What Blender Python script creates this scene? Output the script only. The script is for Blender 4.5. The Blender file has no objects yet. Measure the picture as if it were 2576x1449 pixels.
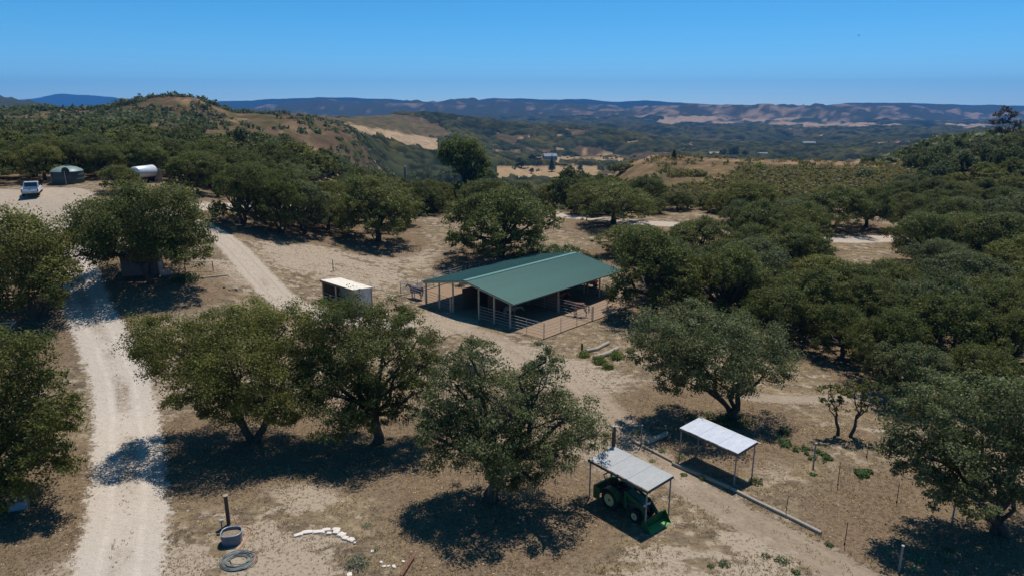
import bpy, bmesh, math, random
import numpy as np
from mathutils import Vector, Matrix

R = math.radians
random.seed(11)
rng = np.random.default_rng(7)
sc = bpy.context.scene
col = sc.collection

# ------------------------------------------------------------------ camera, sky, sun, exposure
HC = 22.0                                    # drone height above the barn yard
FPX, CU, CV = 1717.3, 1288.0, 724.5          # focal length and centre in picture units (2576 wide)
PITCH = math.atan((724.5 - 270.0) / FPX)
cam_d = bpy.data.cameras.new('camera')
cam = bpy.data.objects.new('camera', cam_d)
col.objects.link(cam)
cam.location = (0, 0, HC)
cam.rotation_euler = (math.pi / 2 - PITCH, 0, 0)
cam_d.sensor_width = 36.0
cam_d.lens = 24.0
cam_d.clip_start = 0.5
cam_d.clip_end = 90000
sc.camera = cam

SUN_EL, SUN_AZ = R(67), R(24)                # azimuth from +Y towards +X
world = bpy.data.worlds.new('World')
sc.world = world
world.use_nodes = True
wn = world.node_tree
wn.nodes.clear()
sky = wn.nodes.new('ShaderNodeTexSky')
sky.sky_type = 'NISHITA'
sky.sun_disc = False
sky.sun_elevation = SUN_EL
sky.sun_rotation = SUN_AZ
sky.altitude = 2500
sky.air_density = 0.8
sky.dust_density = 1.1
sky.ozone_density = 8.0
bg = wn.nodes.new('ShaderNodeBackground')
bg.inputs['Strength'].default_value = 0.12
wo = wn.nodes.new('ShaderNodeOutputWorld')
hs = wn.nodes.new('ShaderNodeHueSaturation')
hs.inputs['Hue'].default_value = 0.483
hs.inputs['Saturation'].default_value = 1.22
wn.links.new(sky.outputs[0], hs.inputs['Color'])
wn.links.new(hs.outputs[0], bg.inputs[0])
wn.links.new(bg.outputs[0], wo.inputs[0])

sun_d = bpy.data.lights.new('sun', 'SUN')
sun_d.energy = 4.5
sun_d.angle = R(0.53)
sun_d.color = (1.0, 0.945, 0.87)
sun = bpy.data.objects.new('sun', sun_d)
col.objects.link(sun)
sun_dir = Vector((math.sin(SUN_AZ) * math.cos(SUN_EL), math.cos(SUN_AZ) * math.cos(SUN_EL), math.sin(SUN_EL)))
sun.rotation_euler = sun_dir.to_track_quat('Z', 'Y').to_euler()
sun.location = (0, 0, 80)

sc.view_settings.view_transform = 'Standard'
sc.view_settings.look = 'None'
sc.view_settings.exposure = 0.18
sc.view_settings.gamma = 1.0
sc.view_settings.use_curve_mapping = False
sc.cycles.max_bounces = 6
sc.cycles.diffuse_bounces = 3
sc.cycles.glossy_bounces = 2
sc.cycles.transmission_bounces = 3
sc.cycles.volume_bounces = 0
sc.cycles.transparent_max_bounces = 4
sc.cycles.use_denoising = True


# ------------------------------------------------------------------ small numeric helpers
def _hash(ix, iy, seed):
    h = (ix.astype(np.int64) * 374761393 + iy.astype(np.int64) * 668265263 + seed * 1442695041) & 0xFFFFFFFF
    h = ((h ^ (h >> 13)) * 1274126177) & 0xFFFFFFFF
    h = (h ^ (h >> 16)) & 0xFFFFFFFF
    return h / 4294967295.0


def vnoise(x, y, seed=0):
    x = np.asarray(x, float); y = np.asarray(y, float)
    ix = np.floor(x); iy = np.floor(y)
    fx = x - ix; fy = y - iy
    fx = fx * fx * fx * (fx * (fx * 6 - 15) + 10); fy = fy * fy * fy * (fy * (fy * 6 - 15) + 10)
    a = _hash(ix, iy, seed); b = _hash(ix + 1, iy, seed)
    c = _hash(ix, iy + 1, seed); d = _hash(ix + 1, iy + 1, seed)
    return (a * (1 - fx) + b * fx) * (1 - fy) + (c * (1 - fx) + d * fx) * fy


def fbm(x, y, seed=0, octaves=4, gain=0.5):
    t = 0.0; amp = 1.0; tot = 0.0; f = 1.0
    for o in range(octaves):
        t = t + amp * vnoise(np.asarray(x) * f + 17.3 * o, np.asarray(y) * f - 9.1 * o, seed + o)
        tot += amp; amp *= gain; f *= 2.03
    return t / tot


def sstep(a, b, x):
    t = np.clip((np.asarray(x, float) - a) / (b - a), 0, 1)
    return t * t * (3 - 2 * t)


# ------------------------------------------------------------------ terrain heights
UG = np.arange(-1400, 4001, 15.0)


def row(d, pts, mode='v', smooth=1.0):
    us = [p[0] for p in pts]; vs = [p[1] for p in pts]
    a = np.interp(UG, us, vs)
    if mode == 'v':
        a = HC - (a - 270.0) / FPX * d
    if smooth > 0:
        k = np.exp(-0.5 * (np.arange(-8, 9) / (smooth * 1.6)) ** 2); k /= k.sum()
        a = np.convolve(np.pad(a, 8, mode='edge'), k, mode='valid')
    return d, a


WL = [(-1400, 1), (300, 1), (450, .88), (600, .62), (800, .27), (980, .03), (1060, 0)]


def wl(f, c=0.0):
    return [(u, w * f + c * (1 - w)) for u, w in WL] + [(2000, c), (2300, c * .6), (4000, c * .5)]


ROWS = [
    row(-400, [(0, 0)], 'z'), row(0, [(0, 0)], 'z'), row(20, [(0, 0)], 'z'), row(46, [(0, 0)], 'z'),
    row(55, wl(1.2), 'z', 2), row(65, wl(3.2), 'z', 2), row(75, wl(5.6), 'z', 2), row(85, wl(7.9, .4), 'z', 2),
    row(95, wl(9.7, 1.2), 'z', 2), row(105, wl(10.6, 2.2), 'z', 2), row(120, wl(10.9, 3.0), 'z', 2),
    row(160, [(0, 11), (300, 11), (600, 9), (750, 8), (850, 5), (950, 1), (1050, -1), (1288, -2), (1500, 0), (1600, 3), (1800, 3.8), (2100, 3.8), (2300, 4), (2576, 6), (3200, 8)], 'z'),
    row(190, [(0, 12), (300, 12), (600, 9), (750, 7), (850, 3), (950, -3), (1050, -6), (1288, -7), (1500, -3), (1600, 4), (1800, 4.6), (2100, 4.4), (2300, 5.5), (2576, 9), (3200, 12)], 'z'),
    row(230, [(0, 364), (600, 374), (800, 449), (1000, 538), (1288, 553), (1480, 523), (1550, 404), (1600, 394), (1660, 387), (1780, 391), (1900, 397), (2100, 404), (2200, 412), (2300, 392), (2400, 375), (2576, 360), (3200, 345)]),
    row(300, [(0, 13), (300, 13), (600, 7), (800, -8), (1000, -28), (1288, -32), (1500, -34), (1800, -30), (2000, -20), (2150, -8), (2300, 6.6), (2450, 8.9), (2576, 9.8), (3200, 13)], 'z'),
    row(380, [(0, 16), (300, 17), (600, 12), (700, 5), (800, -12), (1000, -40), (1288, -48), (1800, -50), (2100, -40), (2300, -15), (2450, 6.5), (2576, 7.4), (3200, 10)], 'z'),
    row(480, [(-600, 296), (0, 290), (160, 280), (300, 281), (345, 270), (400, 256), (440, 249), (480, 246), (530, 251), (565, 266), (620, 287), (700, 292), (800, 302), (900, 350), (1000, 563), (1288, 580), (2000, 580), (2400, 520), (2576, 470), (3200, 380)], 'v', .5),
    row(750, [(0, 300), (500, 300), (700, 289), (800, 291), (900, 303), (1000, 335), (1100, 375), (1200, 392), (1300, 425), (1500, 425), (1800, 470), (2100, 480), (2576, 470)]),
    row(1000, [(0, 300), (700, 292), (870, 306), (1000, 314), (1100, 343), (1200, 372), (1300, 388), (1450, 398), (1600, 392), (1800, 395), (2100, 385), (2576, 380)]),
    row(1400, [(0, 300), (700, 295), (860, 300), (950, 292), (1000, 290), (1070, 291), (1130, 293), (1190, 300), (1260, 310), (1360, 320), (1460, 324), (1550, 331), (1700, 358), (1900, 370), (2100, 365), (2300, 350), (2576, 345)], 'v', .5),
    row(1900, [(0, 275), (700, 315), (1000, 330), (1300, 340), (1550, 338), (1700, 345), (1900, 350), (2100, 345), (2300, 335), (2576, 330)]),
    row(2200, [(-300, 232), (0, 238), (60, 246), (130, 258), (200, 275), (600, 305), (1000, 310), (1300, 318), (1550, 322), (1700, 328), (2000, 332), (2576, 325)], 'v', .5),
    row(2900, [(0, 280), (700, 303), (1000, 304), (1430, 312), (1600, 313), (1750, 318), (2000, 318), (2200, 316), (2576, 318)]),
    row(3400, [(0, 285), (700, 303), (850, 300), (1200, 300), (1430, 300), (1500, 298), (1700, 299), (1900, 301), (2100, 305), (2300, 308), (2576, 310)]),
    row(4000, [(600, 300), (700, 293), (900, 285), (1200, 285), (1400, 285), (1550, 280), (1650, 274), (1700, 270), (1760, 273), (1850, 270), (1900, 267), (1960, 266), (2020, 265), (2080, 269), (2150, 277), (2250, 290), (2350, 300), (2450, 305), (2576, 308)], 'v', .5),
    row(5000, [(0, 290), (600, 283), (700, 270), (760, 263), (850, 256), (900, 260), (960, 262), (1020, 262), (1080, 258), (1110, 261), (1170, 257), (1230, 254), (1270, 259), (1330, 264), (1420, 267), (1500, 272), (1600, 274), (1700, 275), (1900, 277), (2050, 275), (2100, 270), (2200, 268), (2350, 272), (2450, 276), (2576, 278)], 'v', .5),
    row(5800, [(0, 290)], 'v'),
    row(7000, [(400, 268), (575, 258), (640, 257), (700, 252), (780, 250), (890, 247), (950, 250), (1000, 253), (1070, 258), (1140, 262), (1190, 262), (1210, 253), (1230, 250), (1330, 252), (1480, 253), (1530, 258), (1600, 255), (1680, 260), (1780, 266), (1880, 268), (2040, 267), (2080, 262), (2200, 261), (2330, 264), (2480, 267), (2576, 268), (3200, 262)], 'v', .4),
    row(8200, [(0, 284)], 'v'),
    row(9500, [(0, 262), (130, 252), (160, 248), (180, 243), (200, 240), (220, 237), (240, 240), (270, 241), (290, 243), (340, 248), (400, 256), (520, 266), (2576, 268)], 'v', .4),
    row(11000, [(0, 276)], 'v'),
]
RD = np.array([r[0] for r in ROWS], float)
RZ = np.array([r[1] for r in ROWS])
RS = np.where(RD < 0, RD / 40.0, np.log1p(np.maximum(RD, 0) / 40.0))
_h = np.diff(RS)[:, None]
_dl = np.diff(RZ, axis=0) / _h
RM = np.zeros_like(RZ)
_w1 = 2 * _h[1:] + _h[:-1]; _w2 = _h[1:] + 2 * _h[:-1]
_ok = (_dl[:-1] * _dl[1:]) > 0
with np.errstate(divide='ignore', invalid='ignore'):
    _m = (_w1 + _w2) / (_w1 / _dl[:-1] + _w2 / _dl[1:])
RM[1:-1] = np.where(_ok, _m, 0)


def zg(x, y):
    """Ground height at world (x, y)."""
    x = np.asarray(x, float); y = np.asarray(y, float)
    u = CU + x / np.maximum(y, 20.0) * FPX * 0.985
    u = np.clip(u, UG[0], UG[-1] - 1)
    fu = (u - UG[0]) / 15.0
    iu = np.clip(fu.astype(int), 0, len(UG) - 2); fu = fu - iu
    s = np.where(y < 0, y / 40.0, np.log1p(np.maximum(y, 0) / 40.0))
    s = np.clip(s, RS[0], RS[-1] - 1e-6)
    k = np.clip(np.searchsorted(RS, s, side='right') - 1, 0, len(RS) - 2)
    h = RS[k + 1] - RS[k]; t = (s - RS[k]) / h
    h00 = 2 * t ** 3 - 3 * t ** 2 + 1; h10 = t ** 3 - 2 * t ** 2 + t; h01 = -2 * t ** 3 + 3 * t ** 2; h11 = t ** 3 - t ** 2

    def ev(j):
        return h00 * RZ[k, j] + h10 * h * RM[k, j] + h01 * RZ[k + 1, j] + h11 * h * RM[k + 1, j]
    z = ev(iu) * (1 - fu) + ev(iu + 1) * fu
    z = z + 0.16 * (fbm(x * .11, y * .11, 3, 3) - .5) * sstep(20, 30, np.abs(y))
    z = z + 1.2 * (fbm(x * .03, y * .03, 5, 3) - .5) * sstep(110, 180, y)
    a = np.clip((y - 240) * .011, 0, 52) * (1 - .7 * sstep(5600, 6600, y))
    wv = np.maximum(y, 240) * 0.055
    wq = 2 ** np.floor(np.log2(wv)); wf = np.log2(wv) - np.floor(np.log2(wv))

    def rdg(w):
        n = fbm(x / w, y / w * .7, 21, 4)
        return 1 - np.abs(n * 2 - 1) * 2.2
    z = z + a * 0.9 * (rdg(wq) * (1 - wf) + rdg(wq * 2) * wf - .45)
    return z


def ray(u, v):
    a = (u - CU) / FPX; b = (CV - v) / FPX
    return np.array([a, math.cos(PITCH) + b * math.sin(PITCH), -math.sin(PITCH) + b * math.cos(PITCH)])


_TT = np.exp(np.linspace(math.log(18), math.log(30000), 3000))


def G(u, v):
    """Ground point that the photograph shows at (u, v) of a 2576 x 1449 view."""
    d = ray(u, v)
    zz = HC + d[2] * _TT - zg(d[0] * _TT, d[1] * _TT)
    i = np.argmax(zz < 0)
    if zz[i] >= 0:
        i = len(_TT) - 1
    lo, hi = _TT[max(i - 1, 0)], _TT[i]
    for _ in range(30):
        m = (lo + hi) / 2
        if HC + d[2] * m - float(zg(d[0] * m, d[1] * m)) > 0:
            lo = m
        else:
            hi = m
    p = d * lo
    return Vector((p[0], p[1], float(zg(p[0], p[1]))))


def on(x, y, dz=0.0):
    return Vector((x, y, float(zg(x, y)) + dz))


def proj(x, y, z):
    z = z - HC
    d = y * math.cos(PITCH) - z * math.sin(PITCH)
    up = y * math.sin(PITCH) + z * math.cos(PITCH)
    return CU + FPX * x / d, CV - FPX * up / d


# ------------------------------------------------------------------ materials
class NT:
    def __init__(self, name):
        self.m = bpy.data.materials.new(name)
        self.m.use_nodes = True
        self.t = self.m.node_tree
        self.t.nodes.clear()

    def n(self, typ, **kw):
        nd = self.t.nodes.new(typ)
        for k, v in kw.items():
            setattr(nd, k, v)
        return nd

    def put(self, sock, val):
        if hasattr(val, 'is_output') or isinstance(val, bpy.types.NodeSocket):
            self.t.links.new(val, sock)
        else:
            sock.default_value = val

    def noise(self, vec, scale, detail=4, rough=.55, dist=0.0, col_=False):
        nd = self.n('ShaderNodeTexNoise')
        self.put(nd.inputs['Vector'], vec)
        nd.inputs['Scale'].default_value = scale
        nd.inputs['Detail'].default_value = detail
        nd.inputs['Roughness'].default_value = rough
        nd.inputs['Distortion'].default_value = dist
        return nd.outputs['Color'] if col_ else nd.outputs['Fac']

    def math(self, op, a, b=0.0, c=0.0, clamp=False):
        nd = self.n('ShaderNodeMath', operation=op, use_clamp=clamp)
        self.put(nd.inputs[0], a); self.put(nd.inputs[1], b)
        if len(nd.inputs) > 2:
            self.put(nd.inputs[2], c)
        return nd.outputs[0]

    def ramp(self, x, a, b, lo=0.0, hi=1.0):
        nd = self.n('ShaderNodeMapRange', interpolation_type='SMOOTHSTEP')
        self.put(nd.inputs['Value'], x)
        nd.inputs['From Min'].default_value = a; nd.inputs['From Max'].default_value = b
        nd.inputs['To Min'].default_value = lo; nd.inputs['To Max'].default_value = hi
        return nd.outputs[0]

    def mix(self, f, a, b, mode='MIX'):
        nd = self.n('ShaderNodeMix', data_type='RGBA', blend_type=mode)
        self.put(nd.inputs[0], f)
        self.put(nd.inputs[6], a if not isinstance(a, tuple) else (*a[:3], 1))
        self.put(nd.inputs[7], b if not isinstance(b, tuple) else (*b[:3], 1))
        return nd.outputs[2]

    def attr(self, name, fac=True):
        nd = self.n('ShaderNodeAttribute', attribute_name=name)
        return nd.outputs['Fac'] if fac else nd.outputs['Color']

    def out(self, shader):
        o = self.n('ShaderNodeOutputMaterial')
        self.t.links.new(shader, o.inputs['Surface'])
        return self.m

    def bsdf(self, color, rough=.8, metal=0.0, spec=.3, bump=None, bump_d=.02, bump_s=.6):
        b = self.n('ShaderNodeBsdfPrincipled')
        self.put(b.inputs['Base Color'], color if not isinstance(color, tuple) else (*color[:3], 1))
        self.put(b.inputs['Roughness'], rough)
        b.inputs['Metallic'].default_value = metal
        b.inputs['Specular IOR Level'].default_value = spec
        if bump is not None:
            bn = self.n('ShaderNodeBump')
            bn.inputs['Strength'].default_value = bump_s
            bn.inputs['Distance'].default_value = bump_d
            self.put(bn.inputs['Height'], bump)
            self.t.links.new(bn.outputs[0], b.inputs['Normal'])
        return b.outputs[0]

    def pos(self):
        return self.n('ShaderNodeNewGeometry').outputs['Position']

    def objc(self):
        return self.n('ShaderNodeTexCoord').outputs['Object']


def simple(name, c, rough=.7, metal=0.0, var=.25, scale=6.0, dirt=None, spec=.3, grain=None):
    t = NT(name)
    p = t.objc()
    if grain is not None:
        mp = t.n('ShaderNodeMapping')
        mp.inputs['Scale'].default_value = grain
        t.t.links.new(p, mp.inputs['Vector'])
        p = mp.outputs[0]
    f = t.noise(p, scale, 6, .6)
    f2 = t.noise(p, scale * 7, 3, .6)
    k = t.math('ADD', t.math('MULTIPLY', f, .7), t.math('MULTIPLY', f2, .3))
    lo = tuple(x * (1 - var) for x in c); hi = tuple(min(1, x * (1 + var)) for x in c)
    cc = t.mix(t.ramp(k, .3, .7), lo, hi)
    if dirt:
        cc = t.mix(t.ramp(t.noise(p, scale * .6, 8, .65), .5, .68), cc, dirt)
    return t.out(t.bsdf(cc, t.ramp(f2, .2, .8, rough - .08, min(1, rough + .1)), metal, spec, bump=k, bump_d=.006, bump_s=.4))


def foliage(name, dark, mid, light, trans=.18):
    t = NT(name)
    tone = t.attr('tone')
    oi = t.n('ShaderNodeObjectInfo').outputs['Random']
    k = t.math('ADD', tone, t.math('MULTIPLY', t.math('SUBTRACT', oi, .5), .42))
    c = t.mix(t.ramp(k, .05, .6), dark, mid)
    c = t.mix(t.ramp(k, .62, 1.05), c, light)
    d = t.n('ShaderNodeBsdfPrincipled')
    t.put(d.inputs['Base Color'], c)
    d.inputs['Roughness'].default_value = .6
    d.inputs['Specular IOR Level'].default_value = .16
    tr = t.n('ShaderNodeBsdfTranslucent')
    t.put(tr.inputs['Color'], t.mix(.5, c, (light[0] * 1.3, light[1] * 1.4, light[2])))
    mx = t.n('ShaderNodeMixShader')
    mx.inputs[0].default_value = trans
    t.t.links.new(d.outputs[0], mx.inputs[1]); t.t.links.new(tr.outputs[0], mx.inputs[2])
    return t.out(mx.outputs[0])


M = {}
M['leaf'] = foliage('oak_leaf', (.046, .060, .015), (.108, .124, .031), (.215, .205, .062), .3)
M['leaf_olive'] = foliage('oak_leaf_olive', (.052, .060, .013), (.128, .134, .029), (.25, .23, .062), .32)
M['leaf_grey'] = foliage('oak_leaf_greyish', (.046, .060, .022), (.106, .124, .047), (.21, .214, .098), .3)
M['leaf_far'] = foliage('oak_leaf_distant', (.045, .058, .018), (.095, .110, .033), (.17, .168, .06), .3)
t = NT('far_canopy')
tone_ = t.attr('tone'); pp_ = t.pos()
cn_ = t.noise(pp_, .12, 5, .7)
cc_ = t.mix(t.ramp(t.math('ADD', t.math('MULTIPLY', tone_, .6), t.math('MULTIPLY', cn_, .5)), .3, .8), (.014, .019, .009), (.060, .062, .027))
cc_ = t.mix(t.ramp(t.noise(pp_, .012, 4, .6), .45, .65), cc_, t.mix(1.0, cc_, (1.5, 1.25, .95), 'MULTIPLY'))
M['canopy'] = t.out(t.bsdf(cc_, 1.0, 0, 0.0))
M['leaf_bright'] = foliage('fresh_leaf', (.06, .09, .018), (.13, .17, .035), (.24, .27, .07), .4)
M['leaf_scrub'] = foliage('scrub_leaf', (.085, .075, .028), (.165, .145, .045), (.27, .215, .075), .35)
M['leaf_cypress'] = foliage('cypress_leaf', (.05, .07, .018), (.12, .145, .036), (.22, .23, .07), .35)
M['leaf_euc'] = foliage('eucalyptus_leaf', (.05, .045, .035), (.10, .075, .05), (.17, .11, .075))
M['leaf_ivy'] = foliage('ivy_leaf', (.025, .05, .014), (.055, .10, .026), (.12, .17, .05))
M['leaf_dry'] = foliage('dry_grass', (.19, .14, .085), (.31, .23, .14), (.50, .41, .27), .35)
M['leaf_litter'] = foliage('fallen_leaf', (.12, .075, .04), (.33, .225, .10), (.62, .47, .24), .05)
M['leaf_weed'] = foliage('weed_leaf', (.05, .08, .03), (.12, .17, .06), (.34, .38, .2), .2)
M['bark'] = simple('bark', (.060, .050, .043), .95, var=.5, scale=3, grain=(3, 3, .7))
M['twig'] = simple('grey_twig', (.22, .20, .17), .95, var=.3, scale=4)
M['moss'] = foliage('lace_lichen', (.10, .11, .07), (.19, .20, .13), (.30, .31, .21), .25)


# ------------------------------------------------------------------ mesh helpers
def fast_mesh(name, verts, quads=None, tris=None, mats=(), attrs=None, smooth=False):
    me = bpy.data.meshes.new(name)
    verts = np.asarray(verts, np.float32)
    nq = 0 if quads is None else len(quads); nt = 0 if tris is None else len(tris)
    me.vertices.add(len(verts)); me.vertices.foreach_set('co', verts.ravel())
    loops = []
    if nq: loops.append(np.asarray(quads, np.int32).ravel())
    if nt: loops.append(np.asarray(tris, np.int32).ravel())
    lv = np.concatenate(loops)
    me.loops.add(len(lv)); me.loops.foreach_set('vertex_index', lv)
    me.polygons.add(nq + nt)
    st = np.concatenate([np.arange(nq) * 4, nq * 4 + np.arange(nt) * 3]).astype(np.int32)
    me.polygons.foreach_set('loop_start', st)
    if smooth:
        me.polygons.foreach_set('use_smooth', np.ones(nq + nt, bool))
    for m in mats:
        me.materials.append(m)
    if attrs:
        for k, (dom, arr) in attrs.items():
            if arr.ndim == 2:
                a = me.attributes.new(k, 'FLOAT_COLOR', dom)
                c4 = np.ones((len(arr), 4), np.float32); c4[:, :3] = arr
                a.data.foreach_set('color', c4.ravel())
            else:
                a = me.attributes.new(k, 'FLOAT', dom)
                a.data.foreach_set('value', arr.astype(np.float32))
    me.update(calc_edges=True)
    return me


def link(name, data, parent=None, loc=(0, 0, 0), rz=0.0):
    o = bpy.data.objects.new(name, data)
    col.objects.link(o)
    o.parent = parent
    o.location = loc
    o.rotation_euler = (0, 0, rz)
    return o


def tag(o, label=None, cat=None, group=None, kind=None):
    if label: o['label'] = label
    if cat: o['category'] = cat
    if group: o['group'] = group
    if kind: o['kind'] = kind
    return o


def thing(name, label, cat, loc, rz=0.0, group=None):
    return tag(link(name, None, None, loc, rz), label, cat, group)


class MB:
    """Collects boxes, tubes and prisms; build() links them as one mesh object."""
    def __init__(self):
        self.v = []; self.f = []

    def _add(self, vs, fs):
        b = len(self.v)
        self.v += [tuple(p) for p in vs]
        self.f += [tuple(i + b for i in f) for f in fs]
        return self

    def box(self, c, s, rot=None):
        hx, hy, hz = s[0] / 2, s[1] / 2, s[2] / 2
        ps = [Vector((x, y, z)) for z in (-hz, hz) for y in (-hy, hy) for x in (-hx, hx)]
        if rot is not None:
            ps = [rot @ p for p in ps]
        c = Vector(c)
        return self._add([p + c for p in ps], [(0, 2, 3, 1), (4, 5, 7, 6), (0, 1, 5, 4), (2, 6, 7, 3), (0, 4, 6, 2), (1, 3, 7, 5)])

    def beam(self, a, b, w, h):
        a = Vector(a); b = Vector(b); d = b - a
        q = d.to_track_quat('X', 'Z').to_matrix()
        return self.box((a + b) / 2, (d.length, w, h), q)

    def tube(self, pts, r, n=8, cap=True):
        pts = [Vector(p) for p in pts]
        rs = r if isinstance(r, (list, tuple)) else [r] * len(pts)
        vs = []; fs = []
        up = Vector((0, 0, 1))
        prev = None
        for i, p in enumerate(pts):
            d = (pts[min(i + 1, len(pts) - 1)] - pts[max(i - 1, 0)]).normalized()
            if prev is None:
                a = d.cross(up if abs(d.z) < .9 else Vector((1, 0, 0))).normalized()
            else:
                a = (prev - d * prev.dot(d)).normalized()
            prev = a
            b = d.cross(a)
            for k in range(n):
                t = 2 * math.pi * k / n
                vs.append(p + (a * math.cos(t) + b * math.sin(t)) * rs[i])
        for i in range(len(pts) - 1):
            for k in range(n):
                k2 = (k + 1) % n
                fs.append((i * n + k, i * n + k2, (i + 1) * n + k2, (i + 1) * n + k))
        if cap:
            fs.append(tuple(range(n - 1, -1, -1)))
            fs.append(tuple((len(pts) - 1) * n + k for k in range(n)))
        return self._add(vs, fs)

    def lathe(self, prof, axis='z', n=20, c=(0, 0, 0)):
        """prof: list of (radius, height) along the axis."""
        vs = []; fs = []
        c = Vector(c)
        for r_, h in prof:
            for k in range(n):
                t = 2 * math.pi * k / n
                a, b = r_ * math.cos(t), r_ * math.sin(t)
                vs.append(c + (Vector((a, b, h)) if axis == 'z' else Vector((a, h, b)) if axis == 'y' else Vector((h, a, b))))
        for i in range(len(prof) - 1):
            for k in range(n):
                k2 = (k + 1) % n
                fs.append((i * n + k, i * n + k2, (i + 1) * n + k2, (i + 1) * n + k))
        return self._add(vs, fs)

    def prism(self, poly, y0, y1, plane='xz'):
        n = len(poly)
        f = (lambda a, b, t: (a, t, b)) if plane == 'xz' else (lambda a, b, t: (t, a, b)) if plane == 'yz' else (lambda a, b, t: (a, b, t))
        vs = [f(a, b, y0) for a, b in poly] + [f(a, b, y1) for a, b in poly]
        fs = [tuple(range(n)), tuple(range(2 * n - 1, n - 1, -1))]
        fs += [(i, i + n, (i + 1) % n + n, (i + 1) % n) for i in range(n)]
        return self._add(vs, fs)

    def quad(self, a, b, c, d):
        return self._add([a, b, c, d], [(0, 1, 2, 3)])

    def mesh(self, name, mat, bevel=0.0, smooth=False):
        me = bpy.data.meshes.new(name)
        me.from_pydata(self.v, [], self.f)
        bm = bmesh.new(); bm.from_mesh(me)
        bmesh.ops.recalc_face_normals(bm, faces=bm.faces)
        if bevel > 0:
            bmesh.ops.bevel(bm, geom=[e for e in bm.edges if len(e.link_faces) == 2 and e.calc_face_angle(0) > .5], offset=bevel, segments=2, affect='EDGES', clamp_overlap=True)
        for f in bm.faces:
            f.smooth = smooth
        bm.to_mesh(me); bm.free()
        me.materials.append(mat)
        return me

    def build(self, name, mat, parent=None, bevel=0.0, smooth=False, loc=(0, 0, 0)):
        return link(name, self.mesh(name, mat, bevel, smooth), parent, loc)


# ------------------------------------------------------------------ roads (paths on the ground, in photo units) and distance fields
def path(pts):
    return [tuple(G(u, v))[:2] for u, v in pts]


R1 = path([(285, 1700), (292, 1449), (318, 1320), (325, 1180), (318, 1060), (305, 960), (270, 870), (228, 790), (203, 730), (190, 670), (178, 610), (140, 560), (90, 520)])
R2 = path([(1000, 815), (860, 800), (735, 770), (690, 735), (640, 680), (590, 625), (545, 588), (500, 566)])
R2b = path([(500, 566), (430, 545), (300, 540), (170, 545)])
R3 = path([(1120, 812), (1240, 850), (1310, 900), (1420, 945), (1500, 1000), (1560, 1060), (1640, 1150), (1740, 1228), (1860, 1300), (2010, 1372), (2190, 1470), (2450, 1600)])
R4 = path([(1880, 998), (1960, 1003), (2060, 1004), (2200, 1000), (2330, 985)])
R5 = path([(500, 521), (650, 520), (800, 520), (1060, 519), (1180, 524), (1400, 543), (1500, 551), (1650, 563), (1760, 568), (1900, 590), (2060, 601), (2140, 603), (2240, 601), (2420, 590)])
ROADS = [(R1, 2.15, 1.0, 0.75), (R2, 1.9, .75, 0.6), (R2b, 2.2, .7, .3), (R3, 1.25, .22, 0.7), (R4, .8, .35, .4), (R5, 2.0, .85, .35)]
LOT = [tuple(G(u, v))[:2] for u, v in [(-420, 600), (-420, 480), (-60, 474), (60, 478), (120, 472), (205, 474), (250, 490), (200, 520), (190, 560), (170, 590), (120, 580), (0, 575)]]


def poly_sd(px, py, poly):
    d = np.full(px.shape, 1e9); inside = np.zeros(px.shape, bool)
    n = len(poly)
    for i in range(n):
        ax, ay = poly[i]; bx, by = poly[(i + 1) % n]
        ex, ey = bx - ax, by - ay
        t = np.clip(((px - ax) * ex + (py - ay) * ey) / (ex * ex + ey * ey + 1e-9), 0, 1)
        d = np.minimum(d, np.hypot(px - ax - t * ex, py - ay - t * ey))
        c = ((ay > py) != (by > py)) & (px < ex * (py - ay) / (ey if abs(ey) > 1e-9 else 1e-9) + ax)
        inside ^= c
    return np.where(inside, -d, d)


def road_field(px, py, full=False):
    """signed distance to the nearest road edge (m), cross coordinate and bareness of that road"""
    best = np.full(px.shape, 60.0); cross = np.full(px.shape, 9.0); rut = np.zeros(px.shape); br = np.ones(px.shape)
    for pts, hw, bare, rutk in ROADS:
        for i in range(len(pts) - 1):
            ax, ay = pts[i]; bx, by = pts[i + 1]
            ex, ey = bx - ax, by - ay; L = math.hypot(ex, ey)
            t = np.clip(((px - ax) * ex + (py - ay) * ey) / (L * L + 1e-9), 0, 1)
            qx = px - ax - t * ex; qy = py - ay - t * ey
            d = np.hypot(qx, qy)
            sd = d - hw
            m = sd < best
            cr = (qx * (-ey) + qy * ex) / (L + 1e-9)
            best = np.where(m, sd, best); cross = np.where(m, cr, cross); rut = np.where(m, rutk, rut); br = np.where(m, bare, br)
    sd = poly_sd(px, py, LOT)
    m = sd < best
    best = np.where(m, sd, best); cross = np.where(m, 9.0, cross); rut = np.where(m, 0, rut); br = np.where(m, .55, br)
    return (best, cross, rut, br) if full else (best, cross, rut)


# barn frame (local X across the gable, local Y along the ridge)
BO = Vector((-9.83, 75.5, 0)); BANG = math.atan2(-.671, .741)
BEX = Vector((math.cos(BANG), math.sin(BANG), 0)); BEY = Vector((-math.sin(BANG), math.cos(BANG), 0))


def barn_w(X, Y, Z=0.0):
    return BO + BEX * X + BEY * Y + Vector((0, 0, Z))


PADDOCK = [tuple(barn_w(*p))[:2] for p in [(-4.7, -.2), (17.7, -.2), (17.7, 16.2), (-4.7, 16.2)]]


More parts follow.
